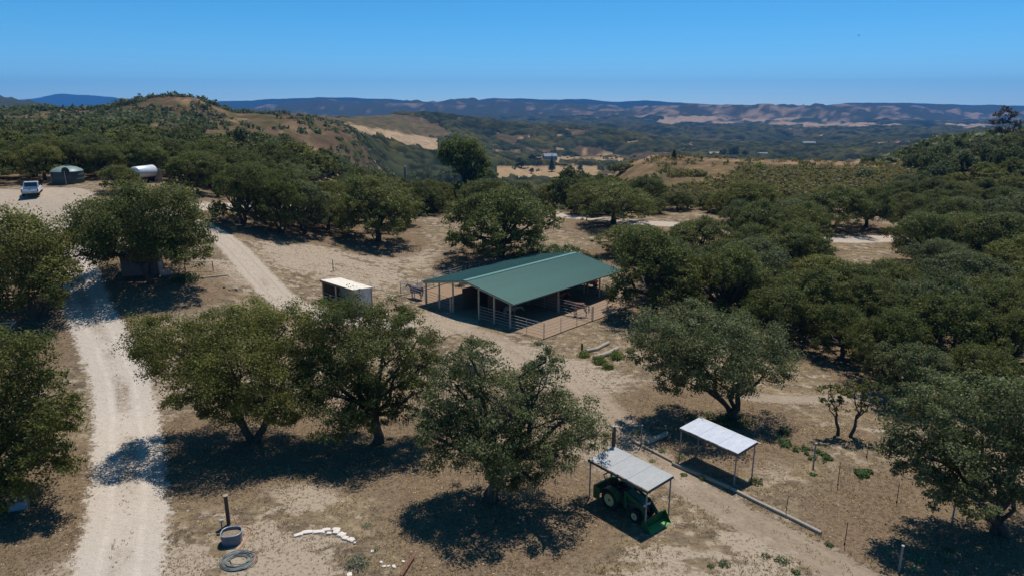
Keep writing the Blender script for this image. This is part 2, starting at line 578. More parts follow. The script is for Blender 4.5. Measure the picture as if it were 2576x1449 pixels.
# ------------------------------------------------------------------ tree list (base, crown) read off the photograph
# (name key, base u, v, [lobes (u, v, r)] )
FRONT = {
    'A': ((640, 1112), [(410, 850, 70), (480, 880, 78), (560, 850, 78), (640, 835, 82), (720, 835, 78), (600, 935, 95), (700, 925, 88), (500, 955, 66), (425, 905, 52), (570, 1010, 58), (665, 1010, 66), (765, 880, 60), (745, 1000, 64), (470, 985, 50), (610, 1035, 50), (705, 1045, 48), (540, 1030, 44), (390, 880, 40)]),
    'B': ((950, 1112), [(825, 806, 60), (905, 810, 70), (990, 812, 66), (1050, 860, 58), (880, 875, 78), (960, 895, 82), (1040, 925, 58), (825, 1000, 76), (885, 965, 70), (965, 985, 58), (850, 1062, 64), (905, 1030, 50), (800, 930, 56), (1066, 985, 44), (1085, 915, 36), (930, 1050, 46), (1010, 1040, 40)]),
    'C': ((1235, 1258), [(1180, 895, 60), (1210, 940, 72), (1372, 915, 54), (1355, 970, 64), (1145, 975, 70), (1250, 1010, 84), (1335, 1050, 92), (1425, 1060, 82), (1482, 1095, 56), (1140, 1110, 86), (1230, 1140, 94), (1325, 1155, 84), (1262, 1200, 52), (1400, 1150, 60), (1112, 1050, 60), (1095, 1100, 48), (1180, 1060, 66), (1330, 1205, 40)]),
    'D': ((-30, 1262), [(40, 905, 74), (88, 960, 56), (-50, 960, 100), (30, 1060, 96), (108, 1085, 66), (138, 1025, 56), (60, 1165, 86), (118, 1165, 58), (-70, 1150, 120), (20, 1232, 54), (-150, 1050, 120)]),
    'E': ((85, 802), [(20, 600, 72), (88, 625, 70), (130, 685, 46), (40, 695, 84), (108, 738, 46), (-45, 650, 90), (15, 752, 46), (60, 572, 30), (-110, 700, 90)]),
    'F': ((378, 712), [(330, 535, 72), (255, 562, 66), (420, 545, 74), (470, 590, 52), (222, 600, 48), (300, 600, 66), (405, 605, 70), (482, 640, 44), (280, 572, 64), (360, 580, 84), (352, 508, 44), (450, 510, 38), (322, 630, 34), (420, 640, 32), (270, 640, 40), (240, 625, 36)]),
    'H': ((1850, 1052), [(1650, 835, 74), (1740, 835, 80), (1830, 855, 84), (1918, 882, 74), (1700, 900, 76), (1800, 912, 84), (1890, 930, 68), (1945, 930, 46), (1622, 882, 48), (1760, 955, 56), (1845, 972, 48), (1690, 960, 44)]),
    'K': ((2522, 1345), [(2320, 1040, 76), (2420, 1020, 86), (2520, 1040, 90), (2610, 1060, 90), (2290, 1120, 62), (2370, 1130, 84), (2470, 1150, 90), (2570, 1160, 90), (2420, 1215, 60), (2520, 1230, 60), (2330, 1190, 50), (2660, 1180, 90), (2370, 1245, 48), (2450, 1270, 44), (2290, 1170, 40)]),
    'P': ((2108, 1092), [(2085, 985, 26), (2105, 1020, 24), (2080, 1010, 18), (2118, 985, 18)]),
    'Q': ((2138, 1098), [(2150, 985, 26), (2180, 975, 26), (2190, 1010, 20), (2160, 1020, 18)]),
}
# prototype oaks placed one by one: base u, v, crown left, right, top, bottom, label
SINGLES = [
    (600, 562, 528, 705, 408, 545, 'spreading oak with fanned dark trunks beside the pale road, beyond the big shed oak'),
    (690, 582, 640, 790, 430, 560, 'oak with two crooked slim trunks at the field edge, between spreading oak and field'),
    (745, 582, 700, 850, 440, 565, 'oak on leaning paired trunks at the upper edge of the open field'),
    (945, 606, 838, 1062, 440, 592, 'rounded oak with low crown standing in the dry field above the white shed'),
    (1265, 652, 1105, 1398, 466, 628, 'large dark oak standing directly behind the green barn roof'),
    (1555, 566, 1430, 1642, 452, 552, 'umbrella-shaped oak on three stems straddling the pale road behind the barn'),
    (1185, 520, 1090, 1270, 400, 500, 'oak at the road bend behind the large barn oak'),
    (1060, 520, 985, 1110, 420, 500, 'slim oak by the pale road left of the barn oak'),
    (1680, 790, 1490, 1770, 572, 770, 'broad oak overhanging the right end of the barn roof'),
    (1850, 815, 1700, 1960, 610, 790, 'bushy oak in the grove right of the barn, behind the multi-stemmed oak'),
    (1985, 700, 1905, 2120, 560, 680, 'dense round oak below the pale road patch, right of the barn grove'),
    (2045, 830, 1930, 2150, 660, 800, 'tall oak in the middle of the right grove above the deep shade'),
    (2200, 840, 2100, 2300, 690, 810, 'oak above the dark shaded hollow on the right'),
    (2260, 955, 2140, 2370, 765, 935, 'oak leaning over the dry path beside the two saplings'),
    (2400, 930, 2280, 2550, 725, 905, 'wide oak crown above the bottom right oak'),
    (2560, 960, 2470, 2700, 770, 930, 'oak cut by the right edge above the sprawling-limbed oak'),
    (312, 484, 258, 366, 416, 480, 'small oak in front of the white tank trailer'),
    (2335, 1012, 2220, 2450, 850, 985, 'oak in the mass just above the sprawling-limbed oak, left one of two'),
    (2490, 1025, 2390, 2620, 860, 1000, 'oak in the mass just above the sprawling-limbed oak, right one of two'),
    (2140, 900, 2050, 2250, 760, 880, 'oak at the lip of the dark shaded hollow above the saplings'),
    (1610, 640, 1490, 1720, 560, 625, 'low oak just beyond the right end of the green roof'),
    (1760, 650, 1660, 1850, 540, 632, 'oak between the green roof end and the pale road'),
]


# ------------------------------------------------------------------ oak builder
def rand_unit(n):
    v = rng.normal(size=(n, 3))
    return v / np.linalg.norm(v, axis=1, keepdims=True)


def leaf_quads(c, nrm, hl, hw):
    n = len(c)
    r_ = rand_unit(n)
    t = np.cross(nrm, r_); t /= np.linalg.norm(t, axis=1, keepdims=True) + 1e-9
    b = np.cross(nrm, t)
    hl = hl[:, None]; hw = hw[:, None]
    vs = np.stack([c - t * hl, c + b * hw, c + t * hl, c - b * hw], 1).reshape(-1, 3)
    return vs, np.arange(n * 4).reshape(n, 4)


def crown_leaves(lobes, dens, leaf, fill=.015, up=.35, spread=.275):
    """lobes: array (n,4) of centres and radii. Leaves gathered in clumps on the lobes' surfaces."""
    L = np.asarray(lobes, float)
    P = []; N = []; S = []; T = []
    for i, (x, y, z, r_) in enumerate(L):
        nc = max(8, int(30 * (r_ / 1.6) ** 1.3))
        dirs = rand_unit(nc * 3)
        dirs = dirs[(dirs[:, 2] > -.55)][:nc * 2]
        cc = np.array([x, y, z]) + dirs * (r_ * rng.uniform(.55, 1.12, (len(dirs), 1))) * np.array([1, 1, .88])
        keep = np.ones(len(cc), bool)
        for j, (x2, y2, z2, r2) in enumerate(L):
            if j != i:
                keep &= np.linalg.norm(cc - (x2, y2, z2), axis=1) > r2 * .66
        cc = cc[keep][:nc]; dd = dirs[keep][:nc]
        if len(cc) == 0:
            continue
        nl = int(dens * 4 * math.pi * r_ * r_ * .62 * len(cc) / nc)
        wgt = rng.uniform(.3, 1.6, len(cc)); wgt /= wgt.sum()
        k = rng.choice(len(cc), nl, p=wgt)
        rc = r_ * spread * rng.uniform(.6, 1.35, len(cc))
        off = rng.normal(size=(nl, 3)) * .6
        off[:, 2] *= .6
        off *= np.minimum(1, 1.25 / (np.linalg.norm(off, axis=1, keepdims=True) + 1e-6))
        p = cc[k] + off * rc[k][:, None]
        tone_c = rng.uniform(.15, .8, len(cc))
        P.append(p)
        N.append(dd[k] * .4 + off * .35 + np.array([0, 0, up]) + rng.normal(size=(nl, 3)) * .55)
        S.append(leaf * rng.uniform(.6, 1.4, nl))
        T.append(np.clip(tone_c[k] + rng.normal(size=nl) * .2, 0, 1.2))
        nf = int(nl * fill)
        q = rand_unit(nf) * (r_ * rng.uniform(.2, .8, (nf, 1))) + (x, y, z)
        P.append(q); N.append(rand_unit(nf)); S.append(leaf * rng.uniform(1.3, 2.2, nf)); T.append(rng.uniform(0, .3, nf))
    P = np.concatenate(P); N = np.concatenate(N); S = np.concatenate(S); T = np.concatenate(T)
    N /= np.linalg.norm(N, axis=1, keepdims=True) + 1e-9
    vs, fs = leaf_quads(P, N, S, S * .58)
    return vs, fs, T


def wob(a, b, n, amp, sag=0.0):
    a = Vector(a); b = Vector(b); L = (b - a).length
    out = []
    for i in range(n + 1):
        t = i / n
        p = a.lerp(b, t)
        if 0 < i < n:
            p += Vector((random.gauss(0, amp), random.gauss(0, amp), random.gauss(0, amp * .6))) * L
        p.z += math.sin(math.pi * t) * sag * L
        out.append(p)
    return out


def oak_wood(lobes, base, stems=2, r0=.28, fork=.45, twigs=2):
    """trunk, limbs and branches reaching every lobe"""
    mb = MB()
    L = [(Vector(l[:3]), l[3]) for l in lobes]
    base = Vector(base)
    zmin = min(c.z for c, _ in L)
    cx = sum((c for c, _ in L), Vector()) / len(L)
    groups = [[] for _ in range(stems)]
    order = sorted(L, key=lambda t: math.atan2(t[0].y - cx.y, t[0].x - cx.x))
    for i, l in enumerate(order):
        groups[i * stems // len(order)].append(l)
    for g in groups:
        if not g:
            continue
        gc = sum((c for c, _ in g), Vector()) / len(g)
        foot = base + Vector((random.uniform(-.25, .25), random.uniform(-.25, .25), -.25)) * (1 if stems > 1 else 0.3)
        foot.z = base.z - .25
        fk = foot.lerp(gc, fork)
        fk.z = max(base.z + .6, base.z + (gc.z - base.z) * fork)
        st = wob(foot, fk, 4, .045, .02)
        rr = r0 / math.sqrt(stems) * random.uniform(.85, 1.2)
        mb.tube(st, [rr * 1.5, rr * 1.1, rr, rr * .92, rr * .85], 8)
        for c, r_ in g:
            tip = c + Vector((0, 0, r_ * .1))
            lm = wob(fk, tip, 4, .07, .06)
            r1 = rr * .55 * random.uniform(.8, 1.1)
            mb.tube(lm, [r1, r1 * .85, r1 * .68, r1 * .5, r1 * .3], 6)
            for _ in range(twigs):
                s = lm[random.choice((2, 3, 4))]
                d = Vector(rand_unit(1)[0]); d.z = abs(d.z) * .6 - .1
                mb.tube(wob(s, c + d * r_ * .95, 3, .09), [r1 * .35, r1 * .26, r1 * .18, r1 * .09], 5, cap=False)
    return mb


def moss_mesh(lobes, n, base):
    L = np.asarray(lobes)
    k = rng.integers(0, len(L), n)
    d = rand_unit(n); d[:, 2] = -np.abs(d[:, 2]) * .7
    p = L[k, :3] + d * (L[k, 3:4] * rng.uniform(.5, 1.0, (n, 1)))
    ln = rng.uniform(.18, .75, n); w = rng.uniform(.008, .022, n)
    a = rng.uniform(0, math.pi, n)
    sx = np.stack([np.cos(a), np.sin(a), np.zeros(n)], 1) * w[:, None]
    dn = np.stack([rng.normal(size=n) * .08, rng.normal(size=n) * .08, -np.ones(n)], 1) * ln[:, None]
    vs = np.stack([p - sx, p + sx, p + sx * .6 + dn * .6, p + dn, p - sx * .7 + dn * .55], 1).reshape(-1, 3)
    i = np.arange(n)[:, None] * 5
    tr = np.concatenate([i + [0, 1, 2], i + [0, 2, 4], i + [4, 2, 3]])
    t = rng.uniform(0, 1, n)
    return fast_mesh('hanging_moss', vs, None, tr, [M['moss']], {'tone': ('FACE', np.concatenate([t, t, t]))})


def lobes_from_photo(base_uv, lobes, spread=.55):
    b = G(*base_uv)
    rad = max(l[2] for l in lobes)
    us = [l[0] for l in lobes]
    halfw = (max(us) - min(us)) / 2 / FPX * b.y
    vm = sum(l[1] for l in lobes) / len(lobes)
    out = []
    for i, (u, v, r_) in enumerate(lobes):
        edge = abs(u - (max(us) + min(us)) / 2) / max(1, (max(us) - min(us)) / 2)
        dy = (((i * 0.618) % 1.0) * 2 - 1) * spread * halfw * (1 - .6 * edge) + (vm - v) / FPX * b.y * .55
        y = b.y + dy
        d = ray(u, v)
        p = d * (y / d[1])
        rr = r_ / FPX * y / math.cos(math.atan(abs(d[0])))
        z = HC + p[2]
        z = max(z, b.z + rr * .55 + .7)
        out.append((p[0] - b.x, y - b.y, z - b.z, rr))
    zs = [o[2] for o in out]
    for k in range(1):                                   # lobes on the far side, out of sight from here
        o = out[(k * 3) % len(out)]
        out.append((o[0] * .6 + random.uniform(-.5, .5), abs(o[1]) * .6 + halfw * .45, min(zs) * .5 + sum(zs) / len(zs) * .5, o[3] * .85))
    return b, out


FRONT_INFO = {
    'A': ('wide olive-green oak with several thick stems beside the pale gravel road', 3, .34, 200, 0.064),
    'B': ('oak with one tall dark trunk and mossy branches between two foreground oaks', 1, .36, 185, 0.064),
    'C': ('twin-peaked oak hung with grey moss beside the tractor shelter', 1, .36, 155, 0.066),
    'D': ('dark oak filling the lower left corner beside the gravel road', 2, .36, 140, 0.074),
    'E': ('oak cut by the left edge behind the wooden corner post', 2, .32, 66, 0.112),
    'F': ('big round oak sheltering the grey shed beside the gravel road', 2, .36, 70, 0.108),
    'H': ('multi-stemmed oak with greyish crown behind the open white shelter', 4, .38, 150, 0.074),
    'K': ('oak with long sprawling grey limbs at the lower right edge', 3, .42, 155, 0.072),
    'P': ('thin young oak with sparse leaves, the left of two saplings', 1, .12, 110, 0.07),
    'Q': ('thin leaning young oak with sparse leaves, the right of two saplings', 1, .12, 100, 0.07),
}
tree_spots = []                                          # (x, y, crown radius) for litter and shade duff
for key, (buv, lobes) in FRONT.items():
    label, stems, r0, dens, leaf = FRONT_INFO[key]
    lobes = [(u, v, r_ * (1.09 if key in 'ABC' else 1.0)) for u, v, r_ in lobes]
    b, L = lobes_from_photo(buv, lobes)
    if key in 'PQ':
        L = L[:len(lobes)]
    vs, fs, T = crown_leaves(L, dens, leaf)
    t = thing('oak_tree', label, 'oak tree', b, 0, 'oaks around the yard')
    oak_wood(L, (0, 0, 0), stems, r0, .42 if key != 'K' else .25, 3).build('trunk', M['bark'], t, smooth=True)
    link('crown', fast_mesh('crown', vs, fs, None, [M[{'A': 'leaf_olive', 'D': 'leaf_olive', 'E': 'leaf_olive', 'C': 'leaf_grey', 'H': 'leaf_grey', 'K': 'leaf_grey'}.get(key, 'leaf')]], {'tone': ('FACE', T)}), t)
    if key in 'BC':
        link('hanging_moss', moss_mesh(L[:len(lobes)], 2600 if key == 'C' else 1100, b), t)['kind'] = 'stuff'
    cx = sum(l[0] for l in L) / len(L); cy = sum(l[1] for l in L) / len(L)
    rad = max(abs(l[0] - cx) + l[3] for l in L)
    tree_spots.append((b.x + cx, b.y + cy, rad))

# prototypes at R = 6 m, H = 7.6 m
PR_R, PR_H = 6.0, 7.6


def proto(dens, leaf, nl, seed, stems, flat=1.0):
    random.seed(seed)
    lop = random.uniform(0, 6.28); lk = random.uniform(.1, .32)
    L = []
    for i in range(nl):
        a = 2.399 * i + random.uniform(-.4, .4)
        q = math.sqrt((i + .5) / nl)
        rr = random.uniform(1.45, 2.15) * (1.12 - .3 * q)
        rad = (PR_R - rr * .85) * q * random.uniform(.85, 1.05)
        z = 2.7 + (PR_H - 2.7 - rr) * math.sqrt(max(0, 1 - (q * .93) ** 2)) * random.uniform(.82, 1.04)
        rad *= 1 + lk * math.cos(a - lop) + .12 * math.cos(3 * a + lop)
        z *= 1 - lk * .5 * math.cos(a - lop + 1.3)
        L.append((rad * math.cos(a), rad * math.sin(a), max(2.2, z), rr))
    for i in range(8):
        a = i * .785 + random.uniform(-.3, .3)
        q = random.uniform(3.4, 4.5)
        L.append((q * math.cos(a), q * math.sin(a), random.uniform(1.9, 2.6), random.uniform(1.1, 1.5)))
    vs, fs, T = crown_leaves(L, dens, leaf)
    cm = fast_mesh('crown', vs, fs, None, [M['leaf']], {'tone': ('FACE', T)})
    tm = oak_wood(L, (0, 0, 0), stems, .36, .40, 1 if dens > 20 else 0).mesh('trunk', M['bark'], smooth=True)
    return tm, cm


MID = [proto(66, .106, 12 + (i * 5) % 8, 100 + i, 1 + i % 4) for i in range(5)]
FAR = [proto(18, .245, 11 + (i * 3) % 6, 200 + i, 1 + i % 3) for i in range(5)]
for tm, cm in FAR:
    cm.materials[0] = M['leaf_far']


def place_oak(p, rad, hgt, label, group, rz=None, near=True, sy=1.0):
    tm, cm = random.choice(MID if near else FAR)
    t = thing('oak_tree', label, 'oak tree', p, random.uniform(0, 6.28) if rz is None else rz, group)
    t.scale = (rad / PR_R * random.uniform(.88, 1.14), rad / PR_R * sy * random.uniform(.88, 1.14), hgt / PR_H)
    link('trunk', tm, t); cr_ = link('crown', cm, t)
    q = random.random()
    if q < .45:
        cr_.material_slots[0].link = 'OBJECT'; cr_.material_slots[0].material = M['leaf_olive' if q < .2 else 'leaf_grey']
    tree_spots.append((p[0], p[1], rad))
    return t


for u, v, ul, ur, vt, vb, label in SINGLES:
    b = G(u, v)
    uc = (ul + ur) / 2
    rad = (ur - ul) / 2 / FPX * b.y * 1.02
    d = ray(uc, vt)
    top = HC + d[2] * ((b.y + rad * .25) / d[1])
    p = Vector((b.x * .45 + (uc - CU) / FPX * b.y * .55, b.y, 0)); p.z = float(zg(p.x, p.y)) - .05
    place_oak(p, rad, max(4.0, top - p.z), label, 'oaks around the yard')

# ------------------------------------------------------------------ woods filled with single oaks
taken = [(s[0], s[1], s[2]) for s in tree_spots]
for q_, r_ in ((G(83, 490), 4.0), (G(164, 466), 4.0), (G(366, 460), 6.0)):      # pickup, water tank, trailer
    taken.append((q_.x, q_.y, r_))


def free(x, y, r_, k=.78):
    for X, Y, q in taken:
        if (X - x) ** 2 + (Y - y) ** 2 < ((q + r_) * k) ** 2:
            return False
    return True


KEEP = [  # sight lines the photograph keeps open: (u0, u1, v0, v1) on the ground
    (55, 112, 455, 500, 98), (120, 215, 425, 475, 104), (342, 388, 402, 455, 108), (1390, 1470, 535, 575), (1640, 1790, 555, 582),
    (2090, 2240, 590, 640), (1560, 2260, 392, 440), (2160, 2240, 405, 440),
]
wood = []


def in_keep(x, y, z, hgt, rad):
    # would this tree stand in front of a place the photograph shows open?
    d = y
    u0, v1 = proj(x, y, z); _, vt = proj(x, y, z + hgt)
    ru = rad * .8 / y * FPX
    for kk in KEEP:
        a, b, c, e = kk[:4]
        if len(kk) > 4 and y - rad * .9 > kk[4]:
            continue
        if u0 + ru > a and u0 - ru < b and vt < e - 4 and v1 > c + 4:
            return True
    return False


def fill(n, u_rng, d_rng, r_rng, label, group, test=None, near_d=135, pack=.78, hk=(.95, 1.3), lim=999):
    c = 0
    for _ in range(n):
        if c >= lim:
            break
        d = math.sqrt(random.uniform(d_rng[0] ** 2, d_rng[1] ** 2)); u = random.uniform(*u_rng)
        x = (u - CU) / FPX * d * 1.01
        r_ = random.uniform(*r_rng); hgt = r_ * random.uniform(*hk) + 1.2
        if not free(x, d, r_, pack):
            continue
        sd, _, _ = road_field(np.array([x]), np.array([d]))
        if sd[0] < r_ * .35:
            continue
        z = float(zg(x, d))
        if in_keep(x, d, z, hgt, r_):
            continue
        if test and not test(u, d, x):
            continue
        taken.append((x, d, r_))
        place_oak((x, d, z - .1), r_, hgt, label if isinstance(label, str) else next(q for k_, q in label if u < k_), group, near=d < near_d)
        c += 1
    return c


random.seed(5)
cnt = []
LW = [(300, 'live oak in the wood behind the parked pickup and water tank'), (560, 'live oak in the wood behind the white tank trailer'), (9999, 'live oak in the wood above the open dry field')]
cnt.append(fill(900, (-220, 1010), (99, 150), (3.9, 6.0), LW, 'oaks in the left wood', lambda u, d, x: d > 104 or u > 520, pack=.62, lim=70))
LS = [(420, 'live oak low on the slope below the wooded left hill'), (9999, 'live oak where the left wood drops towards the valley')]
cnt.append(fill(700, (-250, 900), (150, 205), (4.2, 6.2), LS, 'oaks on the left slope', near_d=0, pack=.68, lim=56))
BB = [(1290, 'live oak in the belt beyond the back road, below the tall pale green tree'), (9999, 'live oak in the belt beyond the back road, below the grassy knoll')]
cnt.append(fill(700, (960, 1640), (124, 185), (3.8, 5.6), BB, 'oaks beyond the back road', near_d=140, pack=.64, lim=46))
GR = [(1950, 'live oak in the dense grove beside the barn'), (2260, 'live oak in the dense grove around the shaded hollow'), (9999, 'live oak in the dense grove by the right edge')]
cnt.append(fill(900, (1640, 2720), (60, 116), (4.2, 6.4), GR, 'oaks right of the barn',
                lambda u, d, x: u > 1640 + max(0, 74 - d) * 26 and d > 58 + (2600 - u) * .004, pack=.60, lim=62))
RB = [(1960, 'small live oak beyond the pale road below the scrubby knoll'), (9999, 'small live oak beyond the pale road at the foot of the right hill')]
cnt.append(fill(300, (1640, 2250), (123, 131), (2.2, 3.3), RB, 'oaks beyond the right road', near_d=150, hk=(.65, .85), pack=.72, lim=14))
cnt.append(fill(500, (2250, 2720), (123, 152), (2.8, 4.6), RB, 'oaks beyond the right road', near_d=150, hk=(.8, 1.05), pack=.66, lim=26))
cnt.append(fill(700, (2230, 2700), (152, 215), (3.0, 5.2), 'live oak on the scrubby right hillside', 'oaks on the right hillside', near_d=0, pack=.75, lim=36))
print('woods', cnt, len(taken))

# ------------------------------------------------------------------ ground sheet
ss = np.concatenate([np.linspace(-2.6, -.9, 36)[:-1], np.arange(-.9, .9001, .0054), np.linspace(.9, 2.6, 36)[1:]])
dd = [-380, -300, -220, -150, -100, -60, -30, -10, 0, 8, 14]
y = 18.0
while y < 10400:
    dd.append(y)
    y += max(.16, min(y * y / 12000.0, y * .018)) if y < 260 else y * (.018 if y < 3000 else .026)
dd = np.array(dd)
DD, SS = np.meshgrid(dd, ss, indexing='ij')
XX = SS * np.hypot(np.maximum(DD, 0), 50.0)
ZZ = zg(XX, DD)
UU = CU + XX / np.maximum(DD, 20) * FPX * .985
VVv = np.stack([XX, DD, ZZ], -1).reshape(-1, 3)
px, py = XX.ravel(), DD.ravel()
near = (py < 330) & (py > 5)
road = np.full(px.shape, 60.0); cross = np.full(px.shape, 9.0); rutk = np.zeros(px.shape)
bare_ = np.ones(px.shape)
road[near], cross[near], rutk[near], bare_[near] = road_field(px[near], py[near], True)
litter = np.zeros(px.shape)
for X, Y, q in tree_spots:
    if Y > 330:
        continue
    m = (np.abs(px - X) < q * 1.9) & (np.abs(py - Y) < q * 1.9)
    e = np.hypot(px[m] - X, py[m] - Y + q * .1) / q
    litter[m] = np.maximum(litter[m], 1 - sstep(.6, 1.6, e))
pad = np.full(px.shape, 30.0)
m = (py > 40) & (py < 110)
pad[m] = poly_sd(px[m], py[m], PADDOCK)
# bare, sandy places
pale = np.zeros(px.shape)
PALES = [((215, 1440), 2.4, 1.), ((430, 1430), 1.6, 1.), ((400, 1000), 1.2, .8), ((370, 900), 1.6, .7), ((1110, 812), 3.2, 1.), ((1290, 895), 3.0, .8), ((1430, 945), 3.2, .9), ((1530, 1050), 2.2, .8), ((700, 1440), 2.2, 1.), ((640, 1340), 1.0, .8), ((780, 1250), 1.6, .6), ((700, 1220), 1.2, .6),
         ((1560, 1150), 2.4, .45), ((1680, 1420), 1.8, .5), ((1880, 1370), 1.0, .6), ((1780, 1100), 1.6, .5), ((1790, 1140), 1.8, .6), ((1930, 1175), 1.5, .6), ((530, 690), 3.5, .7), ((600, 1390), .8, .7),
         ((900, 690), 6, .5), ((1000, 650), 6, .35), ((780, 650), 6, .6), ((1700, 1180), 1.5, .5), ((1480, 960), 3, .5), ((400, 790), 4, .35), ((1300, 1180), 1.2, .4), ((1900, 1430), 2.2, .4), ((720, 1400), 2.0, .5)]
for (u, v), r_, k in PALES:
    p = G(u, v)
    m = (np.abs(px - p.x) < r_ * 2) & (np.abs(py - p.y) < r_ * 2)
    e = np.hypot(px[m] - p.x, py[m] - p.y) / r_
    pale[m] = np.maximum(pale[m], k * (1 - sstep(.3, 1.6, e)))

def vpix(d, z):
    return 270 - (z - HC) / d * FPX


def dmid(u, d, x):
    v = vpix(d, zg(x, d))
    n = .65 * fbm(x * .004, d * .0026, 81, 4, .55) + .35 * fbm(x * .014, d * .01, 82, 3)
    sp = sstep(-20, 50, u - (1030 + (v - 292) * 2.9) + (n - .5) * 200)
    k = sstep(.415, .455, n) * sp + (1 - sp) * (sstep(335, 350, v) * .9 + sstep(.58, .66, n) * .35)
    k = np.where((u > 1250) & (u < 1500) & (v > 410) & (v < 446), .0, k)
    k = np.where((u > 1340) & (u < 1560) & (v > 387) & (v < 403), .06, k)
    k = np.where((u > 1240) & (u < 1310) & (v > 370) & (v < 384), .05, k)
    k = np.where((u > 855) & (u < 1110) & (np.abs(v - (311 + (u - 870) * .222)) < 7 + np.clip((u - 870) * .055, 0, 14)), 0, k)
    return np.clip(k, 0, 1)


# land cover of the hills (albedo)
u_ = UU.ravel(); d_ = py
zpix = 270 - (ZZ.ravel() - HC) / np.maximum(d_, 20) * FPX          # picture height of each ground point
nz = fbm(px / np.maximum(d_, 60) * 26, np.log(np.maximum(d_, 20)) * 22, 51, 5, .6)
nf = fbm(px / np.maximum(d_, 60) * 70, np.log(np.maximum(d_, 20)) * 60, 61, 4, .6)
TAN = np.array([.34, .235, .135]); SCRUB = np.array([.120, .078, .050]); OLIVE = np.array([.085, .075, .035]); DARK = np.array([.028, .036, .018]); PINK = np.array([.22, .155, .108]); SOIL = np.array([.30, .19, .11])


def lerp(a_, b_, t):
    return a_ + (b_ - a_) * np.clip(t, 0, 1)[:, None]


C0 = np.broadcast_to(OLIVE, (len(px), 3)).copy()
C0 = lerp(C0, SCRUB, sstep(.4, .6, nz))
m = lambda cnd: cnd.astype(float)
# left hill
lh = m((d_ > 280) & (d_ < 620) & (u_ < 960))
C0 = lerp(C0, lerp(lerp(np.broadcast_to(SCRUB, C0.shape), OLIVE, sstep(.45, .62, nf)), TAN * .8, sstep(.62, .74, nz) * .6), lh)
# knoll
kn = m((d_ > 205) & (d_ < 270) & (u_ > 1520) & (u_ < 2260))
C0 = lerp(C0, lerp(np.broadcast_to(np.array([.27, .185, .11]), C0.shape), SCRUB, sstep(.42, .62, nf) * .8), kn * sstep(205, 222, d_))
# middle ridge: bare track, scrub above, woods right
md = m((d_ >= 620) & (d_ < 1700))
mc = lerp(np.broadcast_to(np.array([.12, .088, .05]), C0.shape), OLIVE, sstep(.42, .6, nf))
sp_ = sstep(-20, 50, u_ - (1030 + (zpix - 292) * 2.9))
mc = lerp(mc, np.array([.085, .062, .036]), sp_)
mc = lerp(mc, TAN, sstep(.55, .66, nf) * sp_ * .9)
tr = np.abs(zpix - (311 + (u_ - 870) * .222)) < 5 + np.clip((u_ - 870) * .055, 0, 14)
mc = lerp(mc, np.array([.33, .24, .155]), m(tr & (u_ > 860) & (u_ < 1110)))
C0 = lerp(C0, mc, md)
# valley fields
fl = m((d_ > 560) & (d_ < 1050)) * (m((zpix > 412) & (zpix < 446) & (u_ > 1250) & (u_ < 1500)) + m((zpix > 388) & (zpix < 402) & (u_ > 1340) & (u_ < 1560)) + m((zpix > 372) & (zpix < 383) & (u_ > 1240) & (u_ < 1310)) + m((zpix > 345) & (zpix < 358) & (u_ > 850) & (u_ < 915)) + m((zpix > 395) & (zpix < 425) & (u_ > 940) & (u_ < 985)))
C0 = lerp(C0, TAN * .95, fl)
# far valley and ranges
fv = m((d_ >= 1700) & (d_ < 2450))
C0 = lerp(C0, lerp(np.broadcast_to(np.array([.075, .062, .036]), C0.shape), TAN, sstep(.60, .68, nz)), fv)
f2 = m((d_ >= 2400) & (d_ < 3450))
C0 = lerp(C0, lerp(lerp(np.broadcast_to(np.array([.30, .215, .15]), C0.shape), DARK * 1.2, sstep(.52, .58, nz)), DARK * 1.2, 1 - sstep(1360, 1480, u_)), f2)
f3 = m((d_ >= 3450) & (d_ < 6200))
thr = lerp(np.full((len(px), 1), .60), np.array([.525]), sstep(1380, 1560, u_))[:, 0]
pt = sstep(-.03, .10, .5 * nz + .5 * nf - thr) * .9
pt = np.where(d_ > 4650, pt * .8 * (1 - sstep(2030, 2080, u_)), pt)
C0 = lerp(C0, lerp(np.broadcast_to(np.array([.042, .043, .024]), C0.shape), lerp(np.broadcast_to(PINK, C0.shape), np.array([.25, .18, .128]), sstep(1380, 1560, u_)), pt), f3)
C0 = lerp(C0, np.broadcast_to(DARK * .7, C0.shape), m(d_ >= 6200))
wd = np.clip(dmid(u_, d_, px), 0, 1) * m((d_ > 600) & (d_ < 1550)) + sstep(.38, .43, fbm(px * .0025, d_ * .0018, 85, 5, .55)) * m((d_ >= 1550) & (d_ < 2400))
C0 = lerp(C0, np.array([.044, .046, .022]), wd * .92)
ks = m((d_ > 132) & (d_ < 212) & (u_ > 1520) & (u_ < 2280))
C0 = lerp(C0, lerp(np.broadcast_to(np.array([.19, .125, .078]), C0.shape), np.array([.13, .10, .055]), sstep(.4, .6, nf)), ks)
landmix = np.where(u_ > 1480, sstep(128, 150, d_), sstep(150, 200, d_)).astype(float)

